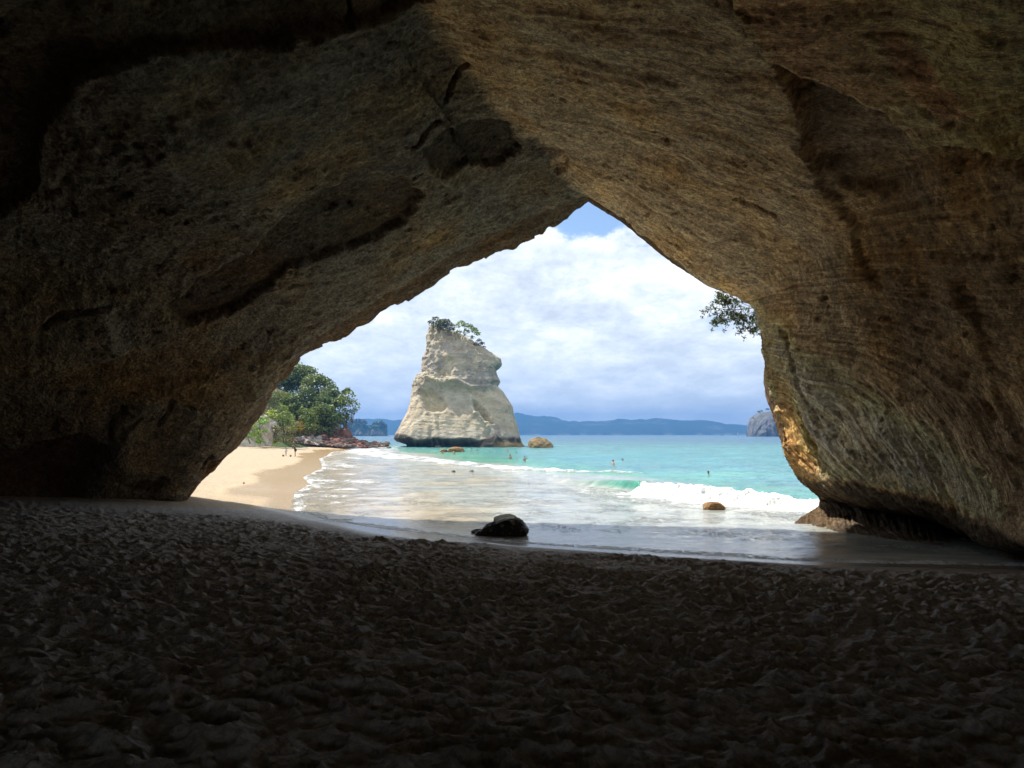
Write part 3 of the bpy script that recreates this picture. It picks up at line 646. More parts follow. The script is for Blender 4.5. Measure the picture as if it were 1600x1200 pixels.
def build_cave():
    inner, outer = cave_controls(); sa_, sb_ = s_samples()
    def along_s(A):
        return np.vstack([catmull(A[:CR + 1], sa_), catmull(A[CR:], sb_ - CR)])
    I = np.array([along_s(a) for a in inner]); O = np.array([along_s(a) for a in outer])
    ti = np.concatenate([np.linspace(0, 1, 165, endpoint=False), np.linspace(1, 2, 150, endpoint=False), np.linspace(2, 3, 36, endpoint=False), np.linspace(3, 7, 50)])
    to_ = np.concatenate([np.linspace(5, 4, 10, endpoint=False), np.linspace(4, 2, 34, endpoint=False), np.linspace(2, 1, 16, endpoint=False), np.linspace(1, 0, 34, endpoint=False)])
    PI_ = catmull(I, ti); PO = catmull(O, to_)
    P = np.concatenate([PO, PI_]); tt = np.concatenate([-to_, ti])[:, None] + 0 * P[..., 0]; ss = np.concatenate([sa_, sb_])[None] + 0 * tt
    Nrm = grid_normals(P)
    # orient towards the cave axis
    cen = np.array([0, 18, 3.5]); m = len(PO)
    s0 = np.sign(np.sum(Nrm[m + 100, 400] * (cen - P[m + 100, 400]))); Nrm *= s0
    # smooth the normals across the rim
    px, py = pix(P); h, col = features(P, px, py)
    vis = sst(3.0, 2.3, tt)
    h *= vis
    x, y, z = P[..., 0], P[..., 1], P[..., 2]
    rimf = np.where(tt >= 0, sst(0, 0.22, tt), 0.5 + 0 * tt)
    large = 0.34 * fbm(x * 0.22, y * 0.22, z * 0.22, 3, seed=120) * (0.15 + 0.85 * rimf)
    medium = 0.12 * fbm(x * 0.85, y * 0.85, z * 0.85, 3, 0.55, seed=125) * (0.35 + 0.65 * rimf)
    us = ss * 1.7; vt = tt * 9.0
    rightside = (ss > CR)
    warp = 0.8 * vnoise(x * 0.4, y * 0.4, z * 0.4, 131)
    dg_ = sst(12, 17, ss) * 0.75; ca_, sa2 = np.cos(dg_), np.sin(dg_)
    p_ = us * ca_ + vt * sa2; q_ = vt * ca_ - us * sa2
    strat = fbm(p_ * 0.28, q_ * 2.1 + warp, x * 0.0, 5, 0.6, seed=130)
    fine_s = fbm(p_ * 0.5, q_ * 5.5 + warp, x * 0.0 + 7, 4, 0.6, seed=133); reg = sst(12, 15, ss) * sst(1.9, 1.2, tt)
    strat = np.where(rightside, 0.085, 0.03) * strat + 0.075 * fine_s * reg
    gk = np.where(rightside, 0.55, 1.0)
    grain = gk * 0.055 * fbm(x * 4.2, y * 4.2, z * 4.2, 4, 0.65, seed=135) + gk * 0.032 * np.clip(fbm(x * 7, y * 7, z * 3.5, 3, 0.6, seed=138, ridged=True), -0.4, 1)
    chips = 0.10 * sst(0.32, 0.62, fbm(x * 1.3, y * 1.3, z * 2.2, 4, 0.6, seed=140))
    darkrock = sst(0.115, 0.09, col[..., 0]) * (ss > 18)
    knob = 0.16 * fbm(x * 2.6, y * 2.6, z * 2.6, 4, 0.62, seed=144, ridged=True) * darkrock * (ss > 21.5)
    D = h + large + medium + strat + grain - chips + knob
    # broad facets (planar breaks)
    
    D = np.where((tt < -0.02) & (tt > -1.5), D * 0.8, D)
    notch = (np.floor(3 * (0.5 + 0.5 * vnoise(ss * 1.9, 0 * ss, 0 * ss, 160))) / 3 - .3) * 0.34 + 0.10 * vnoise(ss * 6, tt * 3, 0 * ss, 161)
    D = D - notch * sst(-0.2, -0.5, tt) * sst(-1.9, -1.3, tt) * sst(2.2, 3.2, ss) * sst(9.0, 8.0, ss)
    D = D + 0.07 * vnoise(ss * 5, 0 * ss, 0 * ss, 162) * sst(0.25, 0, np.abs(tt))
    side_a = sst(CR + .1, CR + 1.5, ss) * (0.55 + 0.45 * sst(12, 15, ss)); side_a = side_a * sst(0.10, 0.16, col[..., 0])
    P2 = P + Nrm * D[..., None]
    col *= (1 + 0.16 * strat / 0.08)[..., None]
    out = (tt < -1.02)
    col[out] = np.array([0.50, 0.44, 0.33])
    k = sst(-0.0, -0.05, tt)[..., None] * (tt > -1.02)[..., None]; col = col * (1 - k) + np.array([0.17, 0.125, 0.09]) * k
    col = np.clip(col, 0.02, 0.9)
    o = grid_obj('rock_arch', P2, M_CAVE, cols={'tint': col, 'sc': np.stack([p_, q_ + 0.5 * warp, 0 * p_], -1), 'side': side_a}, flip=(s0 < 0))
    structure(o)
build_cave()

# ================================================================ ROCKS
def ico(sub):
    t = (1 + 5 ** .5) / 2
    v = [(-1,t,0),(1,t,0),(-1,-t,0),(1,-t,0),(0,-1,t),(0,1,t),(0,-1,-t),(0,1,-t),(t,0,-1),(t,0,1),(-t,0,-1),(-t,0,1)]
    f = [(0,11,5),(0,5,1),(0,1,7),(0,7,10),(0,10,11),(1,5,9),(5,11,4),(11,10,2),(10,7,6),(7,1,8),(3,9,4),(3,4,2),(3,2,6),(3,6,8),(3,8,9),(4,9,5),(2,4,11),(6,2,10),(8,6,7),(9,8,1)]
    v = [np.array(a, float) / np.linalg.norm(a) for a in v]
    for _ in range(sub):
        mid = {}; nf = []
        def mp(a, b):
            k = (min(a, b), max(a, b))
            if k not in mid: m = v[a] + v[b]; v.append(m / np.linalg.norm(m)); mid[k] = len(v) - 1
            return mid[k]
        for a, b, c in f:
            ab, bc, ca = mp(a, b), mp(b, c), mp(c, a); nf += [(a, ab, ca), (b, bc, ab), (c, ca, bc), (ab, bc, ca)]
        f = nf
    return np.array(v), np.array(f)
ICO = {k: ico(k) for k in (1, 2, 3, 4, 5)}
def rock_verts(sub, seed, dims, ang=0.28, rough=0.12, planes=9):
    V, Fc = ICO[sub]; V = V.copy(); rg = np.random.default_rng(seed)
    for _ in range(planes):           # cut by random planes for a faceted stone
        n = rg.normal(size=3); n /= np.linalg.norm(n); c = rg.uniform(0.62, 0.9)
        k = V @ n; V = np.where((k > c)[:, None], V - n * (k - c)[:, None] * 0.9, V)
    n1 = fbm(V[:, 0] * 1.3 + seed, V[:, 1] * 1.3, V[:, 2] * 1.3, 4, 0.55, seed=seed)
    V = V * (1 + ang * 0.5 * n1)[:, None]
    n2 = fbm(V[:, 0] * 5 + seed, V[:, 1] * 5, V[:, 2] * 5, 3, 0.6, seed=seed + 9)
    V = V * (1 + rough * n2)[:, None]
    return V * np.array(dims) * 0.5, Fc
def rock(name, sub, seed, dims, loc, rz, mat, label, cat, group=None, **k):
    V, Fc = rock_verts(sub, seed, dims, **k)
    o = mesh_obj(name, V, Fc, mat, None, True, tris=True); o.location = [float(v) for v in loc]; o.rotation_euler = (0, 0, rz)
    return tag(o, label, cat, group)

# --- the stack
def build_stack():
    Yd = 198.0
    Lf = [(698, 633), (694, 634), (690, 619), (682, 620), (672, 625), (660, 631), (645, 639), (630, 643), (612, 646), (598, 650), (590, 654), (584, 661), (572, 661), (560, 662), (552, 666), (540, 668), (528, 667), (518, 670), (511, 673)]
    Rt = [(698, 821), (692, 816), (684, 813), (672, 810), (660, 806), (648, 802), (636, 801), (626, 794), (614, 787), (604, 777), (596, 780), (588, 776), (578, 774), (570, 783), (563, 782), (556, 771), (549, 760), (541, 748), (534, 737), (528, 728), (521, 712), (515, 692), (511, 684)]
    Lf = Lf[::-1]; Rt = Rt[::-1]
    ny_, na = 230, 330
    yp = np.concatenate([[712], np.linspace(699, 511, ny_ - 1)])
    xl = np.interp(yp, [a for a, b in Lf], [b for a, b in Lf]); xr = np.interp(yp, [a for a, b in Rt], [b for a, b in Rt])
    scale = Yd / F
    zc = np.array([at(700, v, Yd)[2] for v in yp]); XL = (xl - 800) * scale; XR = (xr - 800) * scale
    a = np.linspace(0, 2 * np.pi, na, endpoint=False)
    cx = (XL + XR) / 2; hw = (XR - XL) / 2; hd = np.interp(zc, [0, 12, 25, 33], [15, 11, 7.5, 3.0])
    sq = lambda v, e: np.sign(v) * np.abs(v) ** e
    X = cx[:, None] + hw[:, None] * sq(np.cos(a), 0.62)[None]; Y = Yd + 6 + hd[:, None] * sq(np.sin(a), 0.62)[None] + 0.25 * (zc[:, None] - 10); Z = zc[:, None] + 0 * X
    kk = ((Yd + 6 + 0.25 * (zc - 10)) / Yd)[:, None]; X = X * kk; Z = CAMZ + (Z - CAMZ) * kk
    P = np.stack([X, Y, Z], -1)
    Nn = grid_normals(P); 
    o_ = P - P.mean(1, keepdims=True); 
    s0 = np.sign(np.sum(Nn * o_)); Nn *= s0
    px, py = pix(P); front = (np.sin(a) < 0.25)[None] + 0 * px
    wx = px + 3 * fbm(X * .35, Y * .35, Z * .35, 3, seed=201); wy = py + 3 * fbm(X * .35, Y * .35, Z * .35, 3, seed=202)
    h = 0.6 * fbm(X * 0.10, Y * 0.10, Z * 0.10, 3, seed=203) + 0.35 * (np.abs(((fbm(X * .12, Y * .12, Z * .05, 3, seed=213) * 3 + .12 * X) % 1) - .5) * 2 - .5) + 0.30 * fbm(X * 0.5, Y * 0.5, Z * 0.35, 4, 0.55, seed=204)
    h += 0.09 * fbm(X * .07, Y * .07, Z * 1.8 + .12 * X, 3, 0.6, seed=205)                 # bedding
    col = np.broadcast_to(np.array([0.49, 0.43, 0.32]), X.shape + (3,)).copy()
    def bl(c, k): col[:] = col * (1 - k[..., None]) + np.array(c) * k[..., None]
    def poly(pts, w): return sst(-w, w, poly_sd(wx, wy, pts)) * front
    upper = sst(612, 596, wy + 0.06 * (wx - 700)); h += 0.35 * upper * front
    crag = fbm(X * 0.45, Y * 0.45, Z * 0.45, 4, 0.6, seed=206, ridged=True)
    h += 0.8 * crag * upper
    bl((0.45, 0.405, 0.31), upper)
    hollow = poly([(658, 612), (672, 608), (690, 620), (698, 632), (690, 640), (668, 640), (660, 628)], 5); h -= 2.4 * hollow; bl((0.60, 0.52, 0.34), hollow * .7)
    hol2 = poly([(738, 622), (748, 628), (770, 662), (758, 660), (742, 642)], 4); h -= 2.2 * hol2; bl((0.56, 0.50, 0.35), hol2 * .5)
    hol3 = poly([(664, 606), (700, 600), (740, 612), (745, 640), (720, 646), (700, 630)], 8); h -= 1.6 * hol3; bl((0.58, 0.55, 0.46), hol3 * .5)
    hol4 = poly([(690, 560), (706, 560), (708, 588), (696, 592), (684, 580)], 4); h -= 1.0 * hol4; bl((0.64, 0.58, 0.42), hol4 * .6)
    rib = np.exp(-(seg_dist(wx, wy, [(735, 618), (742, 645), (762, 665), (775, 690)])[0] / 4) ** 2) * front; h += 1.4 * rib; bl((0.62, 0.58, 0.47), rib * .6)
    brow = np.exp(-(seg_dist(wx, wy, [(668, 592), (690, 600), (712, 596), (735, 606), (770, 606)])[0] / 3.0) ** 2) * front; h += 1.1 * brow
    gp = poly([(705, 575), (745, 570), (782, 575), (780, 600), (760, 612), (735, 606), (712, 600)], 4); bl((0.30, 0.29, 0.275), gp * sst(-.45, .1, fbm(X * .9, Y * .9, Z * .45, 4, seed=207)) * .8)
    gp = poly([(664, 535), (686, 545), (700, 575), (675, 585), (662, 570)], 5); bl((0.36, 0.34, 0.31), gp * sst(-.25, .25, fbm(X * .6, Y * .6, Z * .6, 4, seed=208)) * .8)
    gp = poly([(690, 535), (735, 545), (780, 566), (760, 575), (720, 562), (695, 552)], 5); bl((0.38, 0.35, 0.31), gp * sst(-.25, .25, fbm(X * .6, Y * .6, Z * .8, 4, seed=209)) * .75)
    gp = poly([(770, 662), (790, 668), (800, 690), (775, 695), (765, 680)], 5); bl((0.24, 0.235, 0.225), gp * .75)
    le = poly([(614, 690), (618, 672), (645, 610), (660, 590), (655, 620), (640, 660), (634, 692)], 4); bl((0.50, 0.43, 0.34), le * .6)
    fr = sst(664, 680, wy); bl((0.44, 0.41, 0.36), fr * .6)
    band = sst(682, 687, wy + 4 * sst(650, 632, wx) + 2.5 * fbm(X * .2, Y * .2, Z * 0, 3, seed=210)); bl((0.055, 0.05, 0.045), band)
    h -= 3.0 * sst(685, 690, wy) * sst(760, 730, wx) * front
    yl = sst(690, 694, wy) * sst(765, 785, wx); bl((0.36, 0.27, 0.13), yl * .7)
    spots = sst(.33, .5, fbm(X * .7, Y * .7, Z * .7, 4, .6, seed=211)) * sst(700, 650, np.abs(wx - 640) + wy * 0 + 610); bl((0.30, 0.27, 0.25), spots * .6 * sst(690, 640, wx))
    streaks = sst(0.1, .6, fbm(X * 1.3, Y * 1.3, Z * .12, 3, seed=212)); bl((0.46, 0.43, 0.37), streaks * .35)
    h[0] = 0; h *= sst(0, 6, (np.arange(len(yp)))[:, None]) * 0.8 + 0.2
    edgeon = np.abs(Nn[..., 1]); h *= 0.35 + 0.65 * sst(0.1, 0.6, edgeon)
    P = P + Nn * h[..., None]
    # rough flat top
    top = P[-1].copy(); tc_ = top.mean(0)
    caps = [tc_ + (top - tc_) * f for f in (0.75, 0.45, 0.15)]
    P = np.concatenate([P, np.array(caps)]); col = np.concatenate([col] + [col[-1:]] * 3)
    root = grid_obj('rock_stack', P, M_STACK, wrap=True, cols={'tint': col}, flip=True)
    tag(root, 'tall pale sandstone sea stack standing in the shallows, shrubs growing on its crooked top', 'sea stack')
    return Yd
STACK_Y = build_stack()

M_GOLD = mat_rock('golden_rock', (0.42, 0.29, 0.12), (0.16, 0.13, 0.09), 0.8, 0.15)
M_ORANGE = mat_rock('orange_rock', (0.46, 0.25, 0.07), (0.22, 0.12, 0.05), 4.0, 0.05, 0.6)
M_BLACK = mat_rock('black_wet_rock', (0.050, 0.045, 0.042), (0.018, 0.017, 0.018), 3.5, 0.07, 0.4, spot=(0.30, 0.23, 0.16))
M_PALE = mat_rock('pale_rock', (0.50, 0.42, 0.29), (0.36, 0.29, 0.2), 3.0, 0.04)
M_RED = mat_rock('red_rock', (0.36, 0.17, 0.125), (0.20, 0.105, 0.085), 1.2, 0.12)
M_GREYR = mat_rock('grey_brown_rock', (0.27, 0.215, 0.17), (0.13, 0.11, 0.095), 1.2, 0.12)
M_WHITER = mat_rock('weathered_pale_rock', (0.55, 0.50, 0.44), (0.33, 0.30, 0.27), 1.2, 0.1)

def black_rock():
    V, Fc = ICO[5]; V = V.copy()
    # long leaning slab: low on the left, blunt and high on the right with an overhanging nose
    dims = np.array([1.72, 0.85, 0.62])
    pw = lambda v, e: np.sign(v) * np.abs(v) ** e
    x = pw(V[:, 0], 0.55); y = pw(V[:, 1], 0.6); z = pw(V[:, 2], 0.5)
    top = np.interp(x, [-1, -.72, -.5, 0, .6, .85, 1], [0.22, 0.34, 0.62, 0.84, 1.04, 1.0, .86])
    z = np.where(z > 0, z * top, z * 0.4)
    x = x + 0.07 * np.exp(-((z - .3) / .2) ** 2) * (x > .7) - 0.10 * (x > 0.5) * np.clip(.2 - z, 0, 1)
    y = y - 0.35 * np.clip(z, 0, 1)
    P = np.stack([x * dims[0] / 2, y * dims[1] / 2 * (0.6 + 0.4 * (x + 1) / 2), z * dims[2]], -1)
    n = fbm(P[:, 0] * 3, P[:, 1] * 3, P[:, 2] * 3, 4, 0.6, seed=301); n2 = fbm(P[:, 0] * 11, P[:, 1] * 11, P[:, 2] * 11, 3, 0.6, seed=302, ridged=True)
    P = P + V * (0.09 * n + 0.03 * n2)[:, None]
    o = mesh_obj('boulder', P, Fc, M_BLACK, None, True, tris=True)
    g = on_z(783, 838); o.location = (float(g[0]), float(g[1]) + 0.3, 0.0); o.rotation_euler = (0, 0, R(-3))
    tag(o, 'jagged black rock slab lying at the edge of the water on the sand', 'rock')
black_rock()
g = on_z(795, 826)
rock('boulder', 4, 41, (1.1, 0.8, 0.55), (g[0] - .1, g[1] + 1.2, 0.12), 0.2, M_PALE, 'smooth sandy coloured rock showing behind the jagged black slab', 'rock', rough=0.04)
g = on_z(745, 832)
rock('boulder', 4, 42, (0.62, 0.4, 0.22), (g[0] + .1, g[1] - .1, 0.04), 0.5, M_GREYR, 'small low grey stone at the thin end of the black slab', 'rock', rough=0.08)
g = on_z(1116, 797)
rock('boulder', 4, 43, (1.22, 0.9, 0.62), (g[0], g[1] + .3, 0.03), 0.3, M_ORANGE, 'orange brown rock washed by the white foam of the breaking wave', 'rock', rough=0.06)
g = on_z(845, 699.5)
rock('boulder', 5, 44, (7.6, 7, 5.6), (g[0], g[1] + 3, 0.1), 2.3, M_GOLD, 'golden brown boulder in the sea just right of the tall stack', 'rock', rough=0.05)
g = on_z(707, 706)
rock('boulder', 4, 45, (3.6, 2, 1.9), (g[0] + .6, g[1] + 1, 0.05), 0.2, M_ORANGE, 'larger orange rock in the shallows before the foot of the stack', 'rock', rough=0.08)
rock('boulder', 3, 46, (1.7, 1.4, 1.0), (g[0] - 1.8, g[1] + 1, 0.05), 0.9, M_ORANGE, 'smaller orange rock left of the larger orange one below the stack', 'rock', rough=0.08)
for i, (px_, py_, w_, h_, lab) in enumerate(((604, 694.5, 13, 5, 'dark rounded rock between the tip of the red rocks and the stack'), (566, 700.5, 12, 5, 'dark rock standing in the foam off the red scree'),
        (607, 700.5, 10, 3, 'small dark rock in the foam nearest the undercut foot of the stack'), (586, 700, 9, 2.6, 'low dark rock awash in the foam midway along the scree'),
        (683, 699, 14, 4, 'grey rock lying under the dark undercut of the stack'), (766, 698.5, 22, 6, 'brown rock against the yellowish right foot of the stack'),
        (708, 738, 9, 3.2, 'small dark rock awash at the edge of the whitewater, the left of two'), (736, 737.5, 9, 3.2, 'small dark rock awash at the edge of the whitewater, the right of two'),
        (381, 739, 3, 3, 'small dark stone lying alone on the golden sand'), (409, 691, 9, 2.5, 'dark driftwood coloured stone on the sand below the bushes'))):
    g = on_z(px_, py_, 0.0 if px_ > 500 else 1.0); s_ = g[1] / F
    if px_ < 500: hz, _ = sand_h(np.array([[g[0]]]), np.array([[g[1]]])); g[2] = hz[0, 0]
    rock('boulder', 3, 50 + i, (w_ * s_, w_ * s_ * .8, h_ * s_ * 2.0), (g[0], g[1] + w_ * s_ * .4, g[2]), i * 1.3, M_GREYR if i != 6 and i != 7 else M_BLACK, lab, 'rock', rough=0.1)

# --- red scree along the headland: every boulder is its own object
protos = []
for i in range(7):
    V, Fc = rock_verts(2, 400 + i, (1.0, RNG.uniform(.5, .9), RNG.uniform(.4, .75)), ang=.7, rough=.05, planes=26)
    for mi, mm in enumerate((M_RED, M_GREYR, M_WHITER)):
        me = mesh_obj('scree_boulder', V, Fc, mm, None, False, tris=True); protos.append(me)
first = {id(p): True for p in protos}
def scree_top(px):      # pixel height of the pile above its foot
    return np.interp(px, [440, 470, 500, 530, 552, 575, 610], [3, 7, 16, 21, 14, 7, 2])
count = {'red': 0}
def place_boulder(px, py, Y, size, mi, frac):
    p = protos[random.randrange(7) * 3 + mi]
    if first[id(p)]: o = p; first[id(p)] = False
    else: o = p.copy(); COL.objects.link(o)
    g = at(px, py, Y); o.location = [float(v) for v in g]; o.scale = (size, size, size)
    o.rotation_euler = (random.uniform(-.5, .5), random.uniform(-.5, .5), random.uniform(0, 6.28))
    sz = 'small' if size < 1.05 else ('mid sized' if size < 1.6 else 'large')
    colr = ('red brown', 'grey brown', 'pale weathered')[mi]
    if px > 572: zone = 'at its seaward tip'
    elif px > 545: zone = 'past the last tree'
    elif px > 515: zone = 'under the seaward trees'
    elif px > 485: zone = 'under the dark trees'
    else: zone = 'below the golden grass'
    row = 'bottom' if frac < .33 else ('middle' if frac < .66 else 'top')
    tag(o, f'{sz} {colr} boulder, {row} of the scree, {zone}', 'boulder', f'{colr} boulders of the pile {zone}')
def foot_y(px): return float(np.interp(px, [440, 470, 500, 540, 575, 600], [689, 691, 694, 697, 697.5, 696]))
for i in range(285):
    px_ = 458 + 146 * random.random() ** 0.95
    if px_ > 560: 
        if random.random() < .35: px_ -= 60
    f = random.random(); top = float(scree_top(px_)); py_ = foot_y(px_) - f * top + .6
    Y_ = on_z(px_, foot_y(px_), .3)[1]; Y_ = float(np.interp(px_, [458, 500, 540, 604], [150, 158, 160, 172])) + f * top * .7
    size = random.choice((.7, .9, 1.1, 1.4, 1.9, 2.4)) * (1.1 if 490 < px_ < 560 else .85)
    mi = 0
    if px_ > 562 or f < .12: mi = 1 if random.random() < .75 else 0
    elif px_ < 500: mi = random.choice((2, 2, 1, 0))
    elif random.random() < .12: mi = 1
    place_boulder(px_, py_, Y_, size, mi, f)
def small_stones():
    Vs, Fs, Cs, k = [], [], [], 0; V0, F0 = rock_verts(1, 431, (1, .8, .6), ang=.7, planes=12)
    for i in range(1500):
        px_ = random.uniform(450, 600); f = random.random() ** 1.2; top = float(scree_top(px_)) * .95; py_ = foot_y(px_) - f * top + 1.2
        Y_ = float(np.interp(px_, [458, 500, 540, 604], [150, 158, 160, 172])) + f * top * .7; g = at(px_, py_, Y_); a = random.uniform(0, 6.28); sz = random.uniform(.35, 1.0)
        ca, sn = math.cos(a), math.sin(a); Rm = np.array([[ca, -sn, 0], [sn, ca, 0], [0, 0, 1]]) @ np.array([[1, 0, 0], [0, .9, -.4], [0, .4, .9]])
        Vs.append(V0 @ Rm.T * sz + g); Fs.append(F0 + k); k += len(V0); q = random.random()
        c = (.36, .18, .13) if q < .55 else ((.26, .21, .17) if q < .85 else (.5, .46, .40))
        if px_ < 495 and q > .4: c = (.52, .48, .42)
        Cs.append(np.tile(c, (len(V0), 1)) * random.uniform(.7, 1.2))
    o = mesh_obj('scree_stones', np.vstack(Vs), np.vstack(Fs), mat_tint('scree_stone', 3, .05), None, False, cols={'tint': np.vstack(Cs)}, tris=True); o['kind'] = 'stuff'
small_stones()
for p in protos:
    if first[id(p)]: bpy.data.objects.remove(p)
g = at(537, 681, 172); rock('boulder', 3, 71, (4.6, 4, 4.6), g, .4, M_RED, 'largest round dark red boulder above the scree under the trees', 'boulder', rough=.05)
g = at(522, 676, 175); rock('boulder', 3, 72, (3.4, 3, 2.6), g, 1.4, M_RED, 'wedge shaped red boulder at the top of the scree under the trees', 'boulder', rough=.05)

# ================================================================ HEADLAND ON THE LEFT
def hill_h(x, y):
    h = 8 * sst(-50, -76, x) * sst(160, 195, y) * sst(235, 200, y)
    h += 4.5 * sst(-46, -55, x) * sst(176, 188, y) * sst(208, 195, y)
    h += 0.9 * sst(-38, -44, x) * sst(166, 182, y) * sst(215, 195, y)
    h += 3.6 * sst(-45.5, -50, x) * sst(151, 164, y) + 1.5 * sst(-43, -50, x) * sst(136, 146, y)
    h += 6 * sst(-60, -80, x) * sst(130, 150, y) + 1.3 * sst(-40, -46, x) * sst(130, 150, y)
    h = h * sst(222, 196, y)
    return h * (1 + .12 * fbm(x * .15, y * .15, x * 0, 3, seed=501)) - .4
def build_hill():
    x = np.linspace(-190, -32, 130); y = np.linspace(108, 260, 120); X, Y = np.meshgrid(x, y)
    Z = hill_h(X, Y); 
    soil = np.array([0.13, 0.115, 0.07]); col = np.broadcast_to(soil, X.shape + (3,)).copy()
    k = sst(.0, .4, fbm(X * .3, Y * .3, X * 0, 3, seed=502))[..., None]; col = col * (1 - k) + np.array([0.06, 0.10, 0.03]) * k
    o = grid_obj('hillside', np.stack([X, Y, Z], -1), mat_tint('hill_soil', 1.2, .4), cols={'tint': col}, flip=True)
    structure(o)
build_hill()
def build_bank():
    # pale rock bank at the back of the beach
    n, m = 90, 60
    u = np.linspace(0, 1, n)[:, None]; v = np.linspace(0, 1, m)[None, :]
    A = at(330, 690, 128); B = at(424, 690, 134)
    X = A[0] + (B[0] - A[0]) * u + 0 * v; Yb = A[1] + (B[1] - A[1]) * u
    top = np.interp(u, [0, .3, .7, .93, 1], [6.5, 5.4, 4.4, 3.4, 1.0])
    Z = 1.2 + (top + 1.0) * v; Y = Yb + 2.4 * v ** 1.3 + 0 * u
    dis = fbm(X * .6, Y * .6, Z * .25, 4, .55, seed=510); Y = Y - .9 * dis - .7 * np.maximum(0, vnoise(X * .45 + Z * .25, Z * .05, X * 0, 511))
    col = np.broadcast_to(np.array([.66, .62, .54]), X.shape + (3,)).copy()
    k = sst(.05, .5, fbm(X * .8 + Z * .3, Y * 0, Z * .25, 4, seed=512))[..., None]; col = col * (1 - k) + np.array([.37, .31, .23]) * k
    back = np.stack([X[:, -1], Y[:, -1] + 6, Z[:, -1] + .5], -1)[:, None]
    P = np.concatenate([np.stack([X, Y, Z], -1), back], 1); col = np.concatenate([col, col[:, -1:]], 1)
    o = grid_obj('rock_bank', P, M_STACK, cols={'tint': col}); tag(o, 'low pale fissured rock bank at the back of the golden beach under bushes', 'rock bank')
build_bank()

def leaf_quads(C, Nn, size, rg, aspect=0.6):
    n = len(C); r = rg.normal(size=(n, 3)); Nn = Nn + 0.75 * rg.normal(size=(n, 3)); Nn /= np.linalg.norm(Nn, axis=1, keepdims=True) + 1e-9
    a = np.cross(Nn, r); a /= np.linalg.norm(a, axis=1, keepdims=True) + 1e-9; b = np.cross(Nn, a)
    s = (size * rg.uniform(.6, 1.3, n))[:, None]
    V = np.stack([C - a * s, C - b * s * aspect, C + a * s, C + b * s * aspect], 1)
    return V.reshape(-1, 3), np.arange(n * 4).reshape(-1, 4)
def crown(name, blobs, per, size, colA, colB, seed, parent, mat=None, squash=.8, aspect=.6):
    rg = np.random.default_rng(seed); Cs, Ns, Ks = [], [], []
    for (c, r) in blobs:
        n = int(per * r * r); d = rg.normal(size=(n, 3)); d /= np.linalg.norm(d, axis=1, keepdims=True)
        d[:, 2] = np.where(d[:, 2] < -.35, -d[:, 2], d[:, 2]); rad = r * (1 - .45 * rg.random(n) ** 2.2)
        nz = fbm(d[:, 0] * 2.2 + seed, d[:, 1] * 2.2 + r * 9, d[:, 2] * 2.2, 3, seed=seed); rad *= (1 + .38 * nz)
        keep = nz > -.45
        P = np.array(c) + d * rad[:, None] * np.array([1, 1, squash]); Cs.append(P[keep]); Ns.append((d + np.array([0, 0, .35]))[keep]); Ks.append(np.full(keep.sum(), rg.random()))
    C = np.vstack(Cs); Nn = np.vstack(Ns); K = np.concatenate(Ks)
    V, Q = leaf_quads(C, Nn, size, rg, aspect)
    t = np.clip(.25 + .5 * K + .35 * rg.normal(size=len(C)) * .6, 0, 1)[:, None]
    col = np.array(colA) * (1 - t) + np.array(colB) * t; col *= rg.uniform(.75, 1.25, (len(C), 1))
    return mesh_obj(name, V, Q, mat or M_LEAF, parent, False, cols={'tint': np.repeat(col, 4, 0)})
def wood(name, base, tips, r0, parent, mat=None, seed=0):
    rg = np.random.default_rng(seed); parts = []
    mid = base + (np.mean(tips, 0) - base) * .4 + rg.normal(size=3) * .1 * np.linalg.norm(np.mean(tips, 0) - base) * np.array([1, 1, .2])
    parts.append(tube([base, (base + mid) / 2 + rg.normal(size=3) * r0 * .8, mid], [r0, r0 * .8, r0 * .65]))
    for t in tips:
        d = t - mid; m1 = mid + d * .45 + rg.normal(size=3) * .10 * np.linalg.norm(d)
        parts.append(tube([mid, m1, t], [r0 * .5, r0 * .32, r0 * .08], 5))
    V, Q = join(parts); return mesh_obj(name, V, Q, mat or M_BARK, parent, True)
def px_tree(name, label, px, py, rpx, Y, colA, colB, seed, cat='tree', group=None, lean=0, nb=11, lsz=.30, per=46, flat=.95, ground=None):
    """crown centred on a pixel ray at distance Y, radius rpx pixels at that distance; trunk down to the hill"""
    rg = np.random.default_rng(seed); c = at(px, py, Y); r = rpx * Y / F
    gz = float(hill_h(np.array([[c[0]]]), np.array([[c[1]]]))[0, 0]) if ground is None else ground
    gz = min(gz, c[2] - r * .9) if cat == 'tree' else min(max(gz, 1.5), c[2] - r * .8)
    root = empty(name, (c[0], c[1], gz)); base = np.array([0, 0, 0.]); cc = np.array([0, 0, c[2] - gz])
    blobs = []
    for k in range(nb):
        d = rg.normal(size=3); d /= np.linalg.norm(d); d[2] = d[2] * .95 + (.08 if cat == 'tree' else -.05)
        blobs.append((cc + d * r * .62 * np.array([1, 1, flat]) + np.array([lean * d[2], 0, 0]), r * rg.uniform(.28, .46)))
    blobs.append((cc, r * .6))
    if cat != 'tree':
        nn = int((c[2] - gz) / r * 2) + 1
        for k in range(nn * 2): blobs.append((np.array([rg.normal() * r * .45, rg.normal() * r * .3, (c[2] - gz) * (k / nn / 2)]), r * rg.uniform(.3, .5)))
    crown('crown', blobs, per, lsz, colA, colB, seed, root)
    wood('trunk', base, [b[0] for b in blobs[:7]], r * .075, root, seed=seed)
    return tag(root, label, cat, group)
DG, MG = (0.050, 0.078, 0.014), (0.16, 0.205, 0.036)
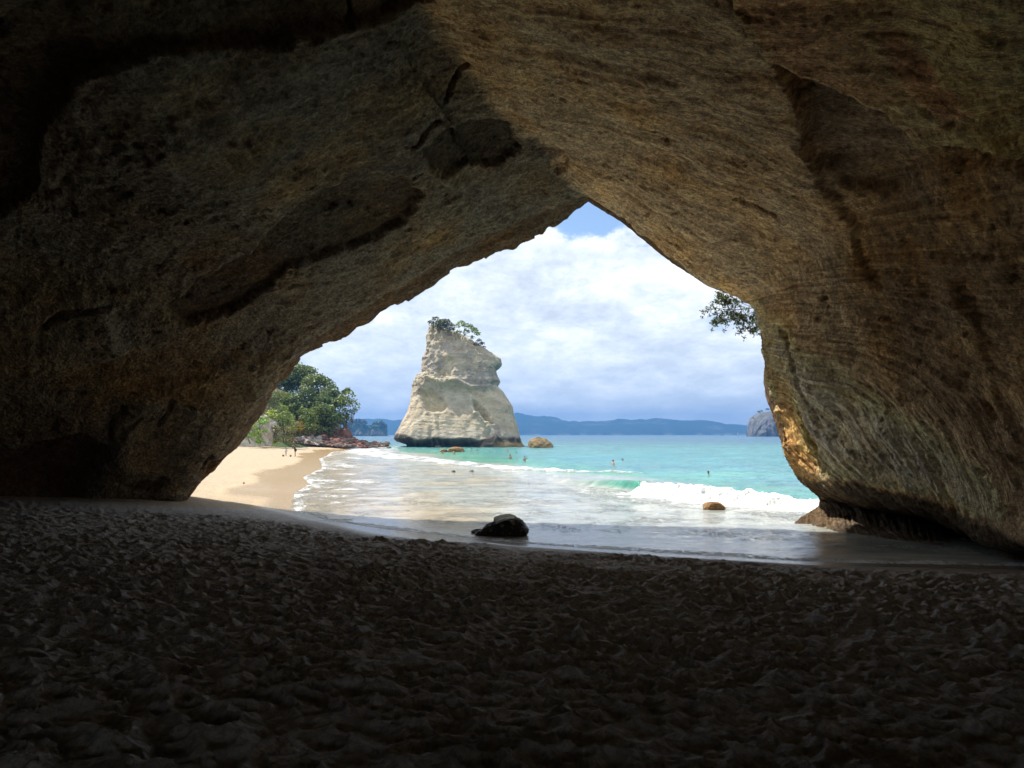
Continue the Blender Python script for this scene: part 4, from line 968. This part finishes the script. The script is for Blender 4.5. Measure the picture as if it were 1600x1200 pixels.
tree_rows = [
    (436, 604, 40, 195, 'tall dark green coastal tree tucked against the cave rim on the headland'),
    (470, 594, 30, 196, 'round topped dark green tree at the crest of the headland'),
    (497, 606, 27, 188, 'dark green tree on the descending skyline right of the crest tree'),
    (519, 622, 24, 180, 'dark green tree on the skyline midway down the headland'),
    (533, 632, 17, 174, 'open branched tree at the seaward end of the headland, reaching over the rocks'),
    (447, 632, 27, 178, 'dark green tree in the middle of the headland wood above the pale bushes'),
    (478, 632, 30, 176, 'broad mid green tree in the centre of the headland wood'),
    (505, 648, 25, 170, 'dark green tree low in the headland wood above the red boulders'),
    (478, 655, 20, 164, 'low dark green tree above the pale boulders behind the golden grass'),
    (525, 658, 15, 168, 'low dark tree directly above the round red boulder'),
    (414, 590, 24, 205, 'dark tree mostly hidden behind the rock at the top left of the wood'),
    (540, 612, 9, 178, 'small tuft of foliage on top of the seaward tree'),
    (498, 628, 20, 174, 'mid green tree in the heart of the wood, right of the broad mid green tree'),
    (460, 648, 18, 172, 'bushy dark tree just above the golden grass'),
    (496, 664, 15, 172, 'low bushy tree at the lower edge of the wood over the red boulders'),
    (512, 668, 12, 174, 'lowest dark bushy tree squeezed between the red boulders and the wood'),
    (534, 656, 12, 174, 'dark tree low at the seaward edge of the wood'),
]
for i, (a, b, c, d, lab) in enumerate(tree_rows):
    px_tree('coastal_tree', lab, a, b, c, d, DG, MG if i % 3 else (0.11, 0.16, 0.045), 600 + i, group='trees on the headland', nb=22 if c > 22 else 11)
# the spreading limb that reaches out over the sea
def reach_tree():
    Y = 172; c0 = at(528, 655, Y); root = empty('coastal_tree', (c0[0], c0[1], 1.5)); o = np.array([c0[0], c0[1], 1.5])
    tips = [at(a, b, Y + dz) - o for a, b, dz in ((546, 618, 0), (552, 632, 1), (556, 640, -1), (549, 646, 2), (543, 655, 0), (538, 662, 1), (540, 628, -1), (535, 645, 0))]
    crown('crown', [(t, r_) for t, r_ in zip(tips, (1.6, 1.7, 1.0, 1.3, 1.0, .9, 1.8, 1.6))], 40, .3, DG, MG, 640, root)
    wood('trunk', np.zeros(3), tips, .3, root, seed=641)
    tag(root, 'leaning tree at the point of the headland with branches spread over the sea', 'tree', 'trees on the headland')
reach_tree()
YG, YG2 = (0.20, 0.26, 0.035), (0.34, 0.41, 0.06)
for i, (a, b, c, d, ca, cb, lab) in enumerate((
    (392, 657, 15, 126, (0.10, 0.20, 0.025), (0.25, 0.38, 0.05), 'bright yellow green bush on top of the pale rock bank'),
    (408, 657, 11, 129, (0.10, 0.20, 0.025), (0.23, 0.36, 0.05), 'bright green bush at the right end of the rock bank top'),
    (404, 636, 13, 138, (0.22, 0.20, 0.07), (0.40, 0.34, 0.13), 'straw coloured bush behind the bright green bushes'),
    (426, 624, 20, 150, (0.10, 0.12, 0.05), (0.23, 0.25, 0.12), 'grey green shrub beside the cave rim above the straw coloured bush'),
    (426, 650, 14, 140, YG, YG2, 'yellow green bush between the rock bank and the golden grass'),
    (444, 655, 16, 140, (0.12, 0.17, 0.04), (0.24, 0.29, 0.08), 'light green bush left of the golden grass'),
    (484, 668, 11, 160, (0.06, 0.09, 0.02), (0.15, 0.20, 0.04), 'dark green bush behind the golden grass over the pale boulders'),
    (500, 671, 10, 164, (0.06, 0.09, 0.02), (0.14, 0.19, 0.04), 'green bush under the central trees over the red boulders'),
    (514, 672, 9, 166, (0.05, 0.08, 0.02), (0.13, 0.17, 0.04), 'low green bush just left of the big red boulders'),
    (440, 640, 16, 156, (0.10, 0.15, 0.03), (0.24, 0.30, 0.06), 'yellow green bush high above the light green bush'),
    (455, 660, 13, 158, (0.12, 0.16, 0.03), (0.26, 0.31, 0.07), 'yellow green bush directly behind the golden grass'),
    (431, 672, 10, 136, (0.14, 0.13, 0.06), (0.25, 0.23, 0.11), 'dry scrub at the foot of the yellow green bush'),
    (452, 672, 10, 138, (0.15, 0.15, 0.05), (0.30, 0.26, 0.10), 'dry greenish scrub at the landward end of the pale boulders'))):
    px_tree('shrub', lab, a, b, c, d, ca, cb, 660 + i, cat='shrub', nb=9, lsz=.22, per=70, ground=1.8)
def grass_clump(px, py, Y, w, h, seed, lab):
    rg = np.random.default_rng(seed); g = at(px, py, Y); root = empty('grass_tussock', g); n = 2600
    b = rg.normal(size=(n, 3)) * np.array([w * .28, w * .25, 0]); 
    az = rg.uniform(0, 6.28, n); le = h * rg.uniform(.6, 1.1, n); out = np.stack([np.cos(az), np.sin(az), 0 * az], -1)
    mid = b + np.array([0, 0, 1.]) * le[:, None] * .7 + out * (le * .15)[:, None]; tip = b + np.array([0, 0, 1.]) * (le * .85)[:, None] + out * (le * .5)[:, None]; tip[:, 2] -= .1 * le
    sd = np.stack([-np.sin(az), np.cos(az), 0 * az], -1) * .045
    V = np.stack([b - sd, b + sd, mid + sd, mid - sd, mid - sd, mid + sd, tip + sd * 1.4, tip - sd * 1.4], 1).reshape(-1, 3); k = np.arange(n)[:, None] * 8
    Q = np.concatenate([k + [0, 1, 2, 3], k + [4, 5, 6, 7]]); t = rg.random((n, 1)); col = np.array([.42, .24, .08]) * t + np.array([.36, .34, .11]) * (1 - t)
    mesh_obj('blades', V, Q, M_LEAF, root, False, cols={'tint': np.repeat(col, 8, 0)}); tag(root, lab, 'grass tussock', 'golden grass tussocks')
for i, (a, b, c, lab) in enumerate(((463, 682, 163, 'golden grass tussock nearest the light green bush'), (470, 680, 165, 'middle golden grass tussock above the pale boulders'), (477, 679, 167, 'golden grass tussock against the dark trees'), (456, 685, 160, 'low golden tussock standing at the sand edge'), (452, 681, 164, 'golden tussock half inside the light green bush'), (466, 673, 169, 'golden tussock highest on the slope'), (474, 674, 170, 'golden tussock behind the middle one'), (459, 675, 167, 'golden tussock behind the light green bush'))):
    grass_clump(a, b, c, 3.6, 2.9, 680 + i, lab)

# shrubs on the stack top
def stack_plant(label, px, py, tips, radii, ca, cb, seed, r0, Y=204):
    b = at(px, py, Y); root = empty('shrub', b); T = [at(a, c, Y + d) - b for a, c, d in tips]
    crown('crown', [(t, q * 1.2) for t, q in zip(T, radii)], 75, .27, ca, cb, seed, root); wood('trunk', np.zeros(3), T, r0, root, seed=seed); tag(root, label, 'shrub', 'shrubs on top of the stack')
stack_plant('dense dark green shrub on the highest left corner of the stack', 686, 518, [(674, 505, 0), (680, 499, 1), (688, 507, 0), (696, 506, -1), (702, 511, 1), (692, 512, 2), (683, 510, -1), (705, 516, 0)], (1.0, 1.0, 1.5, 1.6, 1.3, 1.5, 1.4, 1.0), (0.055, 0.065, 0.04), (0.12, 0.13, 0.075), 700, .25)
stack_plant('airy light green small tree with thin stems on the stack top', 722, 530, [(714, 510, 0), (720, 505, 1), (727, 509, 0), (734, 513, -1), (741, 518, 1), (746, 522, 0), (729, 519, 1), (716, 520, -1), (738, 528, 0)], (.9, .9, 1.0, 1.2, 1.1, .9, .9, .8, .7), (0.10, 0.15, 0.03), (0.24, 0.32, 0.06), 701, .14)
stack_plant('small dark shrub clinging to the sloping right edge of the stack top', 748, 545, [(748, 533, 0), (752, 538, 0), (754, 544, 1), (744, 538, -1)], (.7, .8, .7, .6), (0.05, 0.06, 0.04), (0.11, 0.12, 0.08), 702, .12)

# the branch hanging beside the right rim of the arch
def hanging_branch():
    Y = 33.0; b = at(1235, 470, Y); root = empty('hanging_tree', b); rg = np.random.default_rng(9)
    mains = [[(1235, 470), (1195, 478), (1150, 484), (1118, 482), (1104, 487)], [(1195, 478), (1165, 495), (1160, 515)], [(1195, 478), (1180, 500), (1172, 522)], [(1150, 484), (1130, 470), (1125, 462)],
             [(1150, 484), (1128, 498), (1120, 507)], [(1180, 482), (1150, 470), (1135, 466)], [(1195, 478), (1190, 500), (1186, 515)], [(1165, 490), (1150, 498), (1140, 492)]]
    parts = []; C = []
    for k, m in enumerate(mains):
        P = np.array([at(a, c, Y + .3 * math.sin(k * 2 + j)) - b for j, (a, c) in enumerate(m)]); r0 = .035 if k == 0 else .014
        Pt = catmull(P, np.linspace(0, len(P) - 1, 14)); parts.append(tube(Pt, np.linspace(r0, .005, 14), 5))
        for q in range(4, 14):
            for _ in range(3 if k == 0 else 4):
                d = rg.normal(size=3) * np.array([.17, .25, .15]); t = Pt[q] + d
                parts.append(tube([Pt[q], Pt[q] + d * .5 + [0, 0, .02], t], [.006, .005, .003], 4)); C.append(t)
    V, Q = join(parts); mesh_obj('branch', V, Q, M_BARK, root)
    C = np.array(C); n = 15; CC = np.repeat(C, n, 0) + rg.normal(size=(len(C) * n, 3)) * .055
    V, Q = leaf_quads(CC, rg.normal(size=CC.shape), .052, rg, .5); t = rg.random((len(CC), 1))
    col = np.array([.035, .05, .018]) * (1 - t) + np.array([.09, .11, .035]) * t
    mesh_obj('foliage', V, Q, M_LEAF, root, False, cols={'tint': np.repeat(col, 4, 0)})
    tag(root, 'leafy dark branch hanging into the sky at the right rim of the arch', 'tree branch')
hanging_branch()

# ================================================================ FAR LAND
M_FOREST = mat_tint('far_forest', .02, 12, (.55, .6, .5))
def build_far():
    ridge = [(-400, 640), (0, 650), (300, 652), (525, 657), (560, 655), (600, 653), (650, 656), (720, 652), (790, 646), (812, 645), (830, 647), (850, 652), (880, 655), (905, 659), (930, 657), (958, 656), (985, 657), (1000, 655), (1022, 655), (1045, 657), (1062, 656), (1085, 657), (1105, 657), (1122, 661), (1150, 664), (1180, 665), (1300, 660), (1600, 655), (2100, 650)]
    n, m = 1100, 60; px = np.linspace(-400, 2100, n); top = np.interp(px, [a for a, b in ridge], [b for a, b in ridge])
    D = 5200.0; H = (679 - top) / F * D + 4; H = H * (1 + .20 * fbm(px * .035, px * 0, px * 0, 4, .6, seed=805)); X = (px - 800) / F * D
    v = np.linspace(0, 1, m)[None]; Xg = X[:, None] + 0 * v
    Y = D - 700 + 1400 * v + 0 * Xg
    prof = np.sin(np.pi * np.clip(v, 0, 1)) ** .75
    rid = fbm(Xg * .004, Y * .0012, Xg * 0, 5, .55, seed=801, ridged=True)
    Z = H[:, None] * prof * (1 + .10 * rid * (1 - prof * .9)) + 2.2 * fbm(Xg * .05, Y * .05, Xg * 0, 2, seed=802) * prof - 3
    Z -= 26 * (1 - prof) * prof * 2 * np.clip(-rid, 0, 1)
    col = np.broadcast_to(np.array([.035, .06, .03]), Xg.shape + (3,)).copy()
    k = sst(.25, .6, fbm(Xg * .006, Y * .006, Z * .01, 4, seed=803))[..., None]; col = col * (1 - k) + np.array([.12, .13, .08]) * k
    low = sst(14, 4, Z)[..., None] * sst(0, .5, fbm(Xg * .02, Y * .02, Xg * 0, 3, seed=804))[..., None]; col = col * (1 - low) + np.array([.3, .27, .2]) * low
    structure(grid_obj('hills', np.stack([Xg, Y, Z], -1), M_FOREST, cols={'tint': col}))
build_far()
def islet(name, label, prof, Y, depth, rockcol, topcol, seed, treeline, cat='island', rough=1.0, cliff=.25):
    pxs = [a for a, b in prof]; n, m = 120, 90; px = np.linspace(pxs[0], pxs[-1], n)
    H = np.interp(px, pxs, [b for a, b in prof]); H = (np.interp(px, pxs, [679 - b for a, b in prof])) * Y / F + CAMZ * 0 + 1
    X = (px - 800) / F * Y; a = np.linspace(0, np.pi, m)[None]
    hw = depth * np.sin(np.linspace(0.02, np.pi - .02, n)) ** .5
    Yg = Y - (hw[:, None] * np.sign(np.cos(a)) * np.abs(np.cos(a)) ** cliff); Z = H[:, None] * np.sin(a) ** (.9) - 1.5; Xg = X[:, None] + 0 * a
    nz = fbm(Xg * .06 * rough, Yg * .06 * rough, Z * .03 * rough, 5, .6, seed=seed); s = Y / F
    P = np.stack([Xg + 1.6 * s * nz, Yg + 16 * s * nz, Z + 1.6 * s * nz * sst(0, 6, Z)], -1)
    col = np.broadcast_to(np.array(rockcol), Xg.shape + (3,)).copy()
    k = sst(-.1, .3, Z / H[:, None] - treeline + .3 * nz)[..., None]; col = col * (1 - k) + np.array(topcol) * k
    kd = sst(3.5 * s, 1.5 * s, Z)[..., None]; col = col * (1 - .6 * kd) + np.array([.09, .08, .07]) * .6 * kd
    streak = sst(0, .5, fbm(Xg * .15 * rough, Yg * .02, Z * .02, 3, seed=seed + 5))[..., None] * (1 - k); col = col * (1 - .35 * streak)
    root = grid_obj('island', P, mat_tint('island_rock_%d' % seed, .12, 2.5, (.6, .6, .62)), cols={'tint': col})
    tag(root, label, cat); return root
o = islet('island', 'small wooded islet in the distance, the left of two beside the headland', [(540, 678), (545, 668), (552, 660), (560, 658), (568, 660), (573, 668), (575, 677), (580, 679)], 1700, 40, (.30, .27, .20), (.05, .09, .035), 811, .25)
rg = np.random.default_rng(3)
bl = [(np.array(at(a, b, 1690)), r_) for a, b, r_ in ((547, 666, 8), (553, 661, 9), (560, 659.5, 10), (567, 661, 9), (572, 668, 7), (556, 667, 10), (564, 668, 10))]
crown('crown', bl, 3, 2.4, (.03, .055, .025), (.07, .11, .04), 812, o)
o = islet('island', 'small wooded islet in the distance, the right of two beside the stack', [(568, 679), (576, 672), (582, 664), (590, 661), (598, 662), (603, 668), (605, 676), (608, 679)], 1650, 40, (.30, .27, .20), (.05, .09, .035), 821, .3)
bl = [(np.array(at(a, b, 1640)), r_) for a, b, r_ in ((582, 667, 8), (588, 663.5, 9), (595, 663, 10), (600, 667, 8), (591, 668, 9))]
crown('crown', bl, 3, 2.4, (.03, .055, .025), (.07, .11, .04), 822, o)
o = islet('island', 'grey cliff sided island on the horizon beside the right rock wall', [(1170, 683), (1173, 668), (1176, 655), (1184, 646), (1194, 641), (1206, 639), (1225, 641), (1260, 648), (1300, 660), (1330, 683)], 1250, 90, (.16, .155, .15), (.07, .08, .05), 831, .95, cliff=.3)
bl = [(np.array(at(a, b, 1250)), r_) for a, b, r_ in ((1177, 654, 2.0), (1186, 644, 2.8), (1190, 642.5, 2.2), (1199, 640, 3), (1208, 639, 3), (1214, 639.5, 3))]
crown('crown', bl, 8, 1.1, (.05, .07, .035), (.10, .12, .05), 832, o)

# boats near the horizon
M_SAIL = mat_plain('sail_cloth', (.85, .85, .83)); M_HULLW = mat_plain('white_hull', (.75, .76, .78), .4); M_HULLD = mat_plain('dark_hull', (.04, .06, .12), .4)
def hull(L, Bm, Hh):
    n = 14; V = []; t = np.linspace(-1, 1, n)
    for a in t:
        w = Bm / 2 * (1 - max(0, a) ** 2.2) * (1 if a > -.95 else .9); V += [(a * L / 2, -w, Hh), (a * L / 2, -w * .7, 0), (a * L / 2, 0, -.3), (a * L / 2, w * .7, 0), (a * L / 2, w, Hh), (a * L / 2, 0, Hh + .03)]
    return np.array(V), grid_quads(n, 6, True)
def boat(px, py, lab, sail, rz):
    g = on_z(px, py, 0); k = 2200 / g[1]; g = np.array([g[0] * k, 2200, 0]); root = empty('sailboat' if sail else 'motorboat', g, rz)
    V, Q = hull(9, 3, 1.2); mesh_obj('hull', V, Q, M_HULLW if sail else M_HULLD, root)
    if sail:
        V, Q = tube([(0.5, 0, 1), (0.5, 0, 12.5)], [.12, .06], 6); mesh_obj('mast', V, Q, M_HULLW, root)
        V = np.array([(.4, .05, 2), (.4, .05, 12), (-1.6, .35, 7), (-4, .5, 2.1)]); mesh_obj('sail', V, [[0, 1, 2, 3]], M_SAIL, root)
        V = np.array([(.7, .05, 11), (.7, .05, 1.8), (4.3, 0, 1.5), (2.4, .3, 5.5)]); mesh_obj('sail', V, [[0, 1, 2, 3]], M_SAIL, root)
    else:
        V = np.array([(-2, -1, 1.2), (1.6, -1, 1.2), (1.6, 1, 1.2), (-2, 1, 1.2), (-1.8, -.9, 3), (.9, -.9, 3), (.9, .9, 3), (-1.8, .9, 3)]); mesh_obj('cabin', V, [[0, 1, 5, 4], [1, 2, 6, 5], [2, 3, 7, 6], [3, 0, 4, 7], [4, 5, 6, 7]], M_HULLD, root, False)
    tag(root, lab, 'boat')
boat(1128, 681, 'tiny dark motorboat far out below the blue hills', False, .4)
boat(1153, 681, 'tiny sailboat with white sails near the horizon', True, .9)

# ================================================================ PEOPLE
M_SKIN = mat_plain('skin', (.46, .27, .19), .6); M_HAIR = mat_plain('dark_hair', (.03, .022, .018), .7)
def skinned(name, J, E, rad, mat, parent, sub=2):
    me = bpy.data.meshes.new(name); me.from_pydata([tuple(map(float, j)) for j in J], E, []); o = bpy.data.objects.new(name, me); COL.objects.link(o)
    o.parent = parent; me.materials.append(mat)
    m = o.modifiers.new('skin', 'SKIN'); m.use_smooth_shade = True
    lay = me.skin_vertices[0].data if me.skin_vertices else None
    if lay is None:
        me.attributes  # layer is made with the modifier on some builds
        bpy.context.view_layer.update(); lay = me.skin_vertices[0].data
    for i, r_ in enumerate(rad): lay[i].radius = (r_ if isinstance(r_, tuple) else (r_, r_))
    lay[0].use_root = True
    s = o.modifiers.new('smooth', 'SUBSURF'); s.levels = sub; s.render_levels = sub
    return o
def person(loc, rz, lab, h=1.72, pose='stand', shirt=None, shorts=None, hair=True, wade=None, group=None):
    """pelvis-rooted skeleton, 1.72 m tall before scaling; faces +X"""
    k = h / 1.72; root = empty('person', loc, rz, k)
    if wade is not None: root.location.z = -wade * k
    bend = 0.0 if pose != 'bend' else .32
    P = dict(pel=(0, 0, .93), sp=(bend * .25, 0, 1.12), ch=(bend * .6, 0, 1.32), nk=(bend * .95, 0, 1.46), hd=(bend * 1.2 + .01, 0, 1.54), ht=(bend * 1.4 + .015, 0, 1.64))
    for s_, n in ((1, 'l'), (-1, 'r')):
        P['hip' + n] = (0, .09 * s_, .88); P['kn' + n] = (.02 + (.05 if s_ > 0 and pose != 'sit' else 0), .10 * s_, .48); P['an' + n] = (-.02 + (.07 if s_ > 0 else 0), .10 * s_, .08); P['to' + n] = (.14 + (.07 if s_ > 0 else 0), .115 * s_, .03)
        P['sh' + n] = (bend * .8, .17 * s_, 1.40)
        if pose == 'bend' or pose == 'reach': e, w, f = (.16 + bend * .8, .22 * s_, 1.16), (.34 + bend * .7, .16 * s_, 1.00), (.42 + bend * .7, .14 * s_, .96)
        elif pose == 'up' and s_ > 0: e, w, f = (.05, .34 * s_, 1.52), (.08, .22 * s_, 1.70), (.1, .18 * s_, 1.76)
        else: e, w, f = (-.02, .25 * s_, 1.13), (.05, .27 * s_, .90), (.07, .27 * s_, .81)
        P['el' + n] = e; P['wr' + n] = w; P['fi' + n] = f
    if pose == 'sit':
        for n, s_ in (('l', 1), ('r', -1)):
            P['hip' + n] = (.02, .09 * s_, .90); P['kn' + n] = (.42, .12 * s_, 1.14); P['an' + n] = (.60, .12 * s_, .84); P['to' + n] = (.74, .12 * s_, .82)
    names = list(P); ix = {n: i for i, n in enumerate(names)}
    E = [('pel', 'sp'), ('sp', 'ch'), ('ch', 'nk'), ('nk', 'hd'), ('hd', 'ht')]
    for n in 'lr': E += [('pel', 'hip' + n), ('hip' + n, 'kn' + n), ('kn' + n, 'an' + n), ('an' + n, 'to' + n), ('ch', 'sh' + n), ('sh' + n, 'el' + n), ('el' + n, 'wr' + n), ('wr' + n, 'fi' + n)]
    rad = dict(pel=(.15, .12), sp=(.13, .10), ch=(.16, .11), nk=.055, hd=.085, ht=.085, hip=.085, kn=.055, an=.038, to=.03, sh=.06, el=.042, wr=.028, fi=.025)
    skinned('body', [P[n] for n in names], [(ix[a], ix[b]) for a, b in E], [rad.get(n, rad.get(n[:-1])) for n in names], M_SKIN, root)
    if shirt:
        nm = ['sp', 'pel', 'ch', 'shl', 'ell', 'shr', 'elr']; ii = {n: i for i, n in enumerate(nm)}
        skinned('jacket', [P[n] for n in nm], [(ii[a], ii[b]) for a, b in (('pel', 'sp'), ('sp', 'ch'), ('ch', 'shl'), ('shl', 'ell'), ('ch', 'shr'), ('shr', 'elr'))], [(.165, .135), (.165, .135), (.19, .135), .085, .062, .085, .062], shirt, root)
    if shorts:
        nm = ['pel', 'hipl', 'hl2', 'hipr', 'hr2']; Q = dict(P); Q['hl2'] = tuple(.35 * np.array(P['hipl']) + .65 * np.array(P['knl'])); Q['hr2'] = tuple(.35 * np.array(P['hipr']) + .65 * np.array(P['knr']))
        skinned('shorts', [Q[n] for n in nm], [(0, 1), (1, 2), (0, 3), (3, 4)], [(.16, .14), .11, .085, .11, .085], shorts, root)
    if hair:
        V, Fc = ICO[2]; t = np.array(P['ht']); V2 = V * np.array([.105, .092, .085]) + t + np.array([-.025, 0, .035]); mesh_obj('hair', V2, Fc, M_HAIR, root, True, tris=True)
    return tag(root, lab, 'person', group)
M_DK = mat_plain('dark_cloth', (.030, .035, .030)); M_DK2 = mat_plain('black_cloth', (.02, .02, .022)); M_LT = mat_plain('pale_shirt', (.55, .62, .58)); M_RD = mat_plain('red_cloth', (.6, .10, .05)); M_BL = mat_plain('blue_bucket', (.08, .06, .07), .5)
def ground(px, py):
    z = 0.3
    for _ in range(8):
        g = on_z(px, py, z); z = float(sand_h(np.array([[g[0]]]), np.array([[g[1]]]), False)[0][0, 0])
    return on_z(px, py, z)
g = ground(461.5, 713.5); person(g, R(200), 'adult in dark jacket and shorts bending forward on the golden sand', 1.78, 'bend', M_DK, M_DK2)
g = ground(446.5, 712.5); person(g, R(-20), 'small child in a pale shirt standing on the golden sand', 1.18, 'reach', M_LT, M_LT)
g = ground(391, 688); g[2] -= .80; person(g, R(-60), 'person in red sitting on the sand below the pale rock bank', 1.7, 'sit', M_RD, M_RD)
for i, (px_, py_, lab) in enumerate(((442.5, 713.3, 'small dark bucket on the sand left of the child'), (454, 713.6, 'small dark bucket on the sand between the child and the adult'))):
    g = ground(px_, py_); root = empty('bucket', g); V, Q = tube([(0, 0, 0), (0, 0, .22)], [.10, .14], 14); mesh_obj('pail', V, Q, M_BL, root)
    a = np.linspace(0, np.pi, 9); V, Q = tube([(.14 * math.cos(t), 0, .22 + .14 * math.sin(t)) for t in a], [.008] * 9, 5); mesh_obj('handle', V, Q, M_BL, root)
    V = np.vstack([[(0, 0, .16)], [(.125 * math.cos(t), .125 * math.sin(t), .16) for t in np.linspace(0, 6.283, 13)[:-1]]]); mesh_obj('sand_fill', V, [[0, i_ + 1, (i_ + 1) % 12 + 1] for i_ in range(12)], M_SAND, root, tris=True)
    tag(root, lab, 'bucket')
sw = [(692, 708.5, 1.15, 'stand', 'bather standing waist deep left of the orange rocks below the stack', -90), (709, 710, .95, 'reach', 'bather standing thigh deep in front of the orange rocks below the stack', 60),
      (737, 706.5, 1.05, 'stand', 'bather waist deep in green water, left of a close pair', 10), (745.5, 707, 1.2, 'stand', 'bather chest deep in green water, right of a close pair', 190),
      (793, 706, 1.3, 'stand', 'bather chest deep in the turquoise water just below the right foot of the stack', 40), (797, 717, 1.12, 'stand', 'bare backed bather standing waist deep, left of two in the turquoise water', 80),
      (820, 720.5, 1.10, 'up', 'bather standing waist deep with one arm raised to the head', -80), (807, 708, 1.5, 'stand', 'swimmer with only the head above water near the stack', 0),
      (958, 726, 1.2, 'stand', 'bather chest deep alone in the middle of the bay', 30), (973, 719.5, 1.5, 'stand', 'swimmer showing only a head, just beyond the lone bather in mid bay', 0), (1107, 741, 1.47, 'stand', 'swimmer showing only head and neck in front of the breaking wave on the right', 50)]
for px_, py_, wd, pose, lab, rz in sw:
    g = on_z(px_, py_, 0); person(g, R(rz), lab, 1.72, pose, None, M_DK2, True, wade=wd)

# ================================================================ AIR
def haze():
    x0, x1, y0, y1, z0, z1 = -6500, 6500, -120, 6350, -6, 190
    V = [(x0, y0, z0), (x1, y0, z0), (x1, y1, z0), (x0, y1, z0), (x0, y0, z1), (x1, y0, z1), (x1, y1, z1), (x0, y1, z1)]
    Q = [[3, 2, 1, 0], [4, 5, 6, 7], [0, 1, 5, 4], [1, 2, 6, 5], [2, 3, 7, 6], [3, 0, 4, 7]]
    m = bpy.data.materials.new('haze'); m.use_nodes = True; t = m.node_tree; t.nodes.clear(); o = t.nodes.new('ShaderNodeOutputMaterial')
    v = t.nodes.new('ShaderNodeVolumePrincipled'); v.inputs['Color'].default_value = (.10, .28, .64, 1); v.inputs['Density'].default_value = 2.6e-4; v.inputs['Anisotropy'].default_value = .2
    t.links.new(v.outputs[0], o.inputs['Volume']); ob = mesh_obj('haze', V, Q, m, None, False); ob['kind'] = 'stuff'
haze()
print('TRIS', sum(len(o.data.polygons) * 2 for o in SC.objects if o.type == 'MESH'))
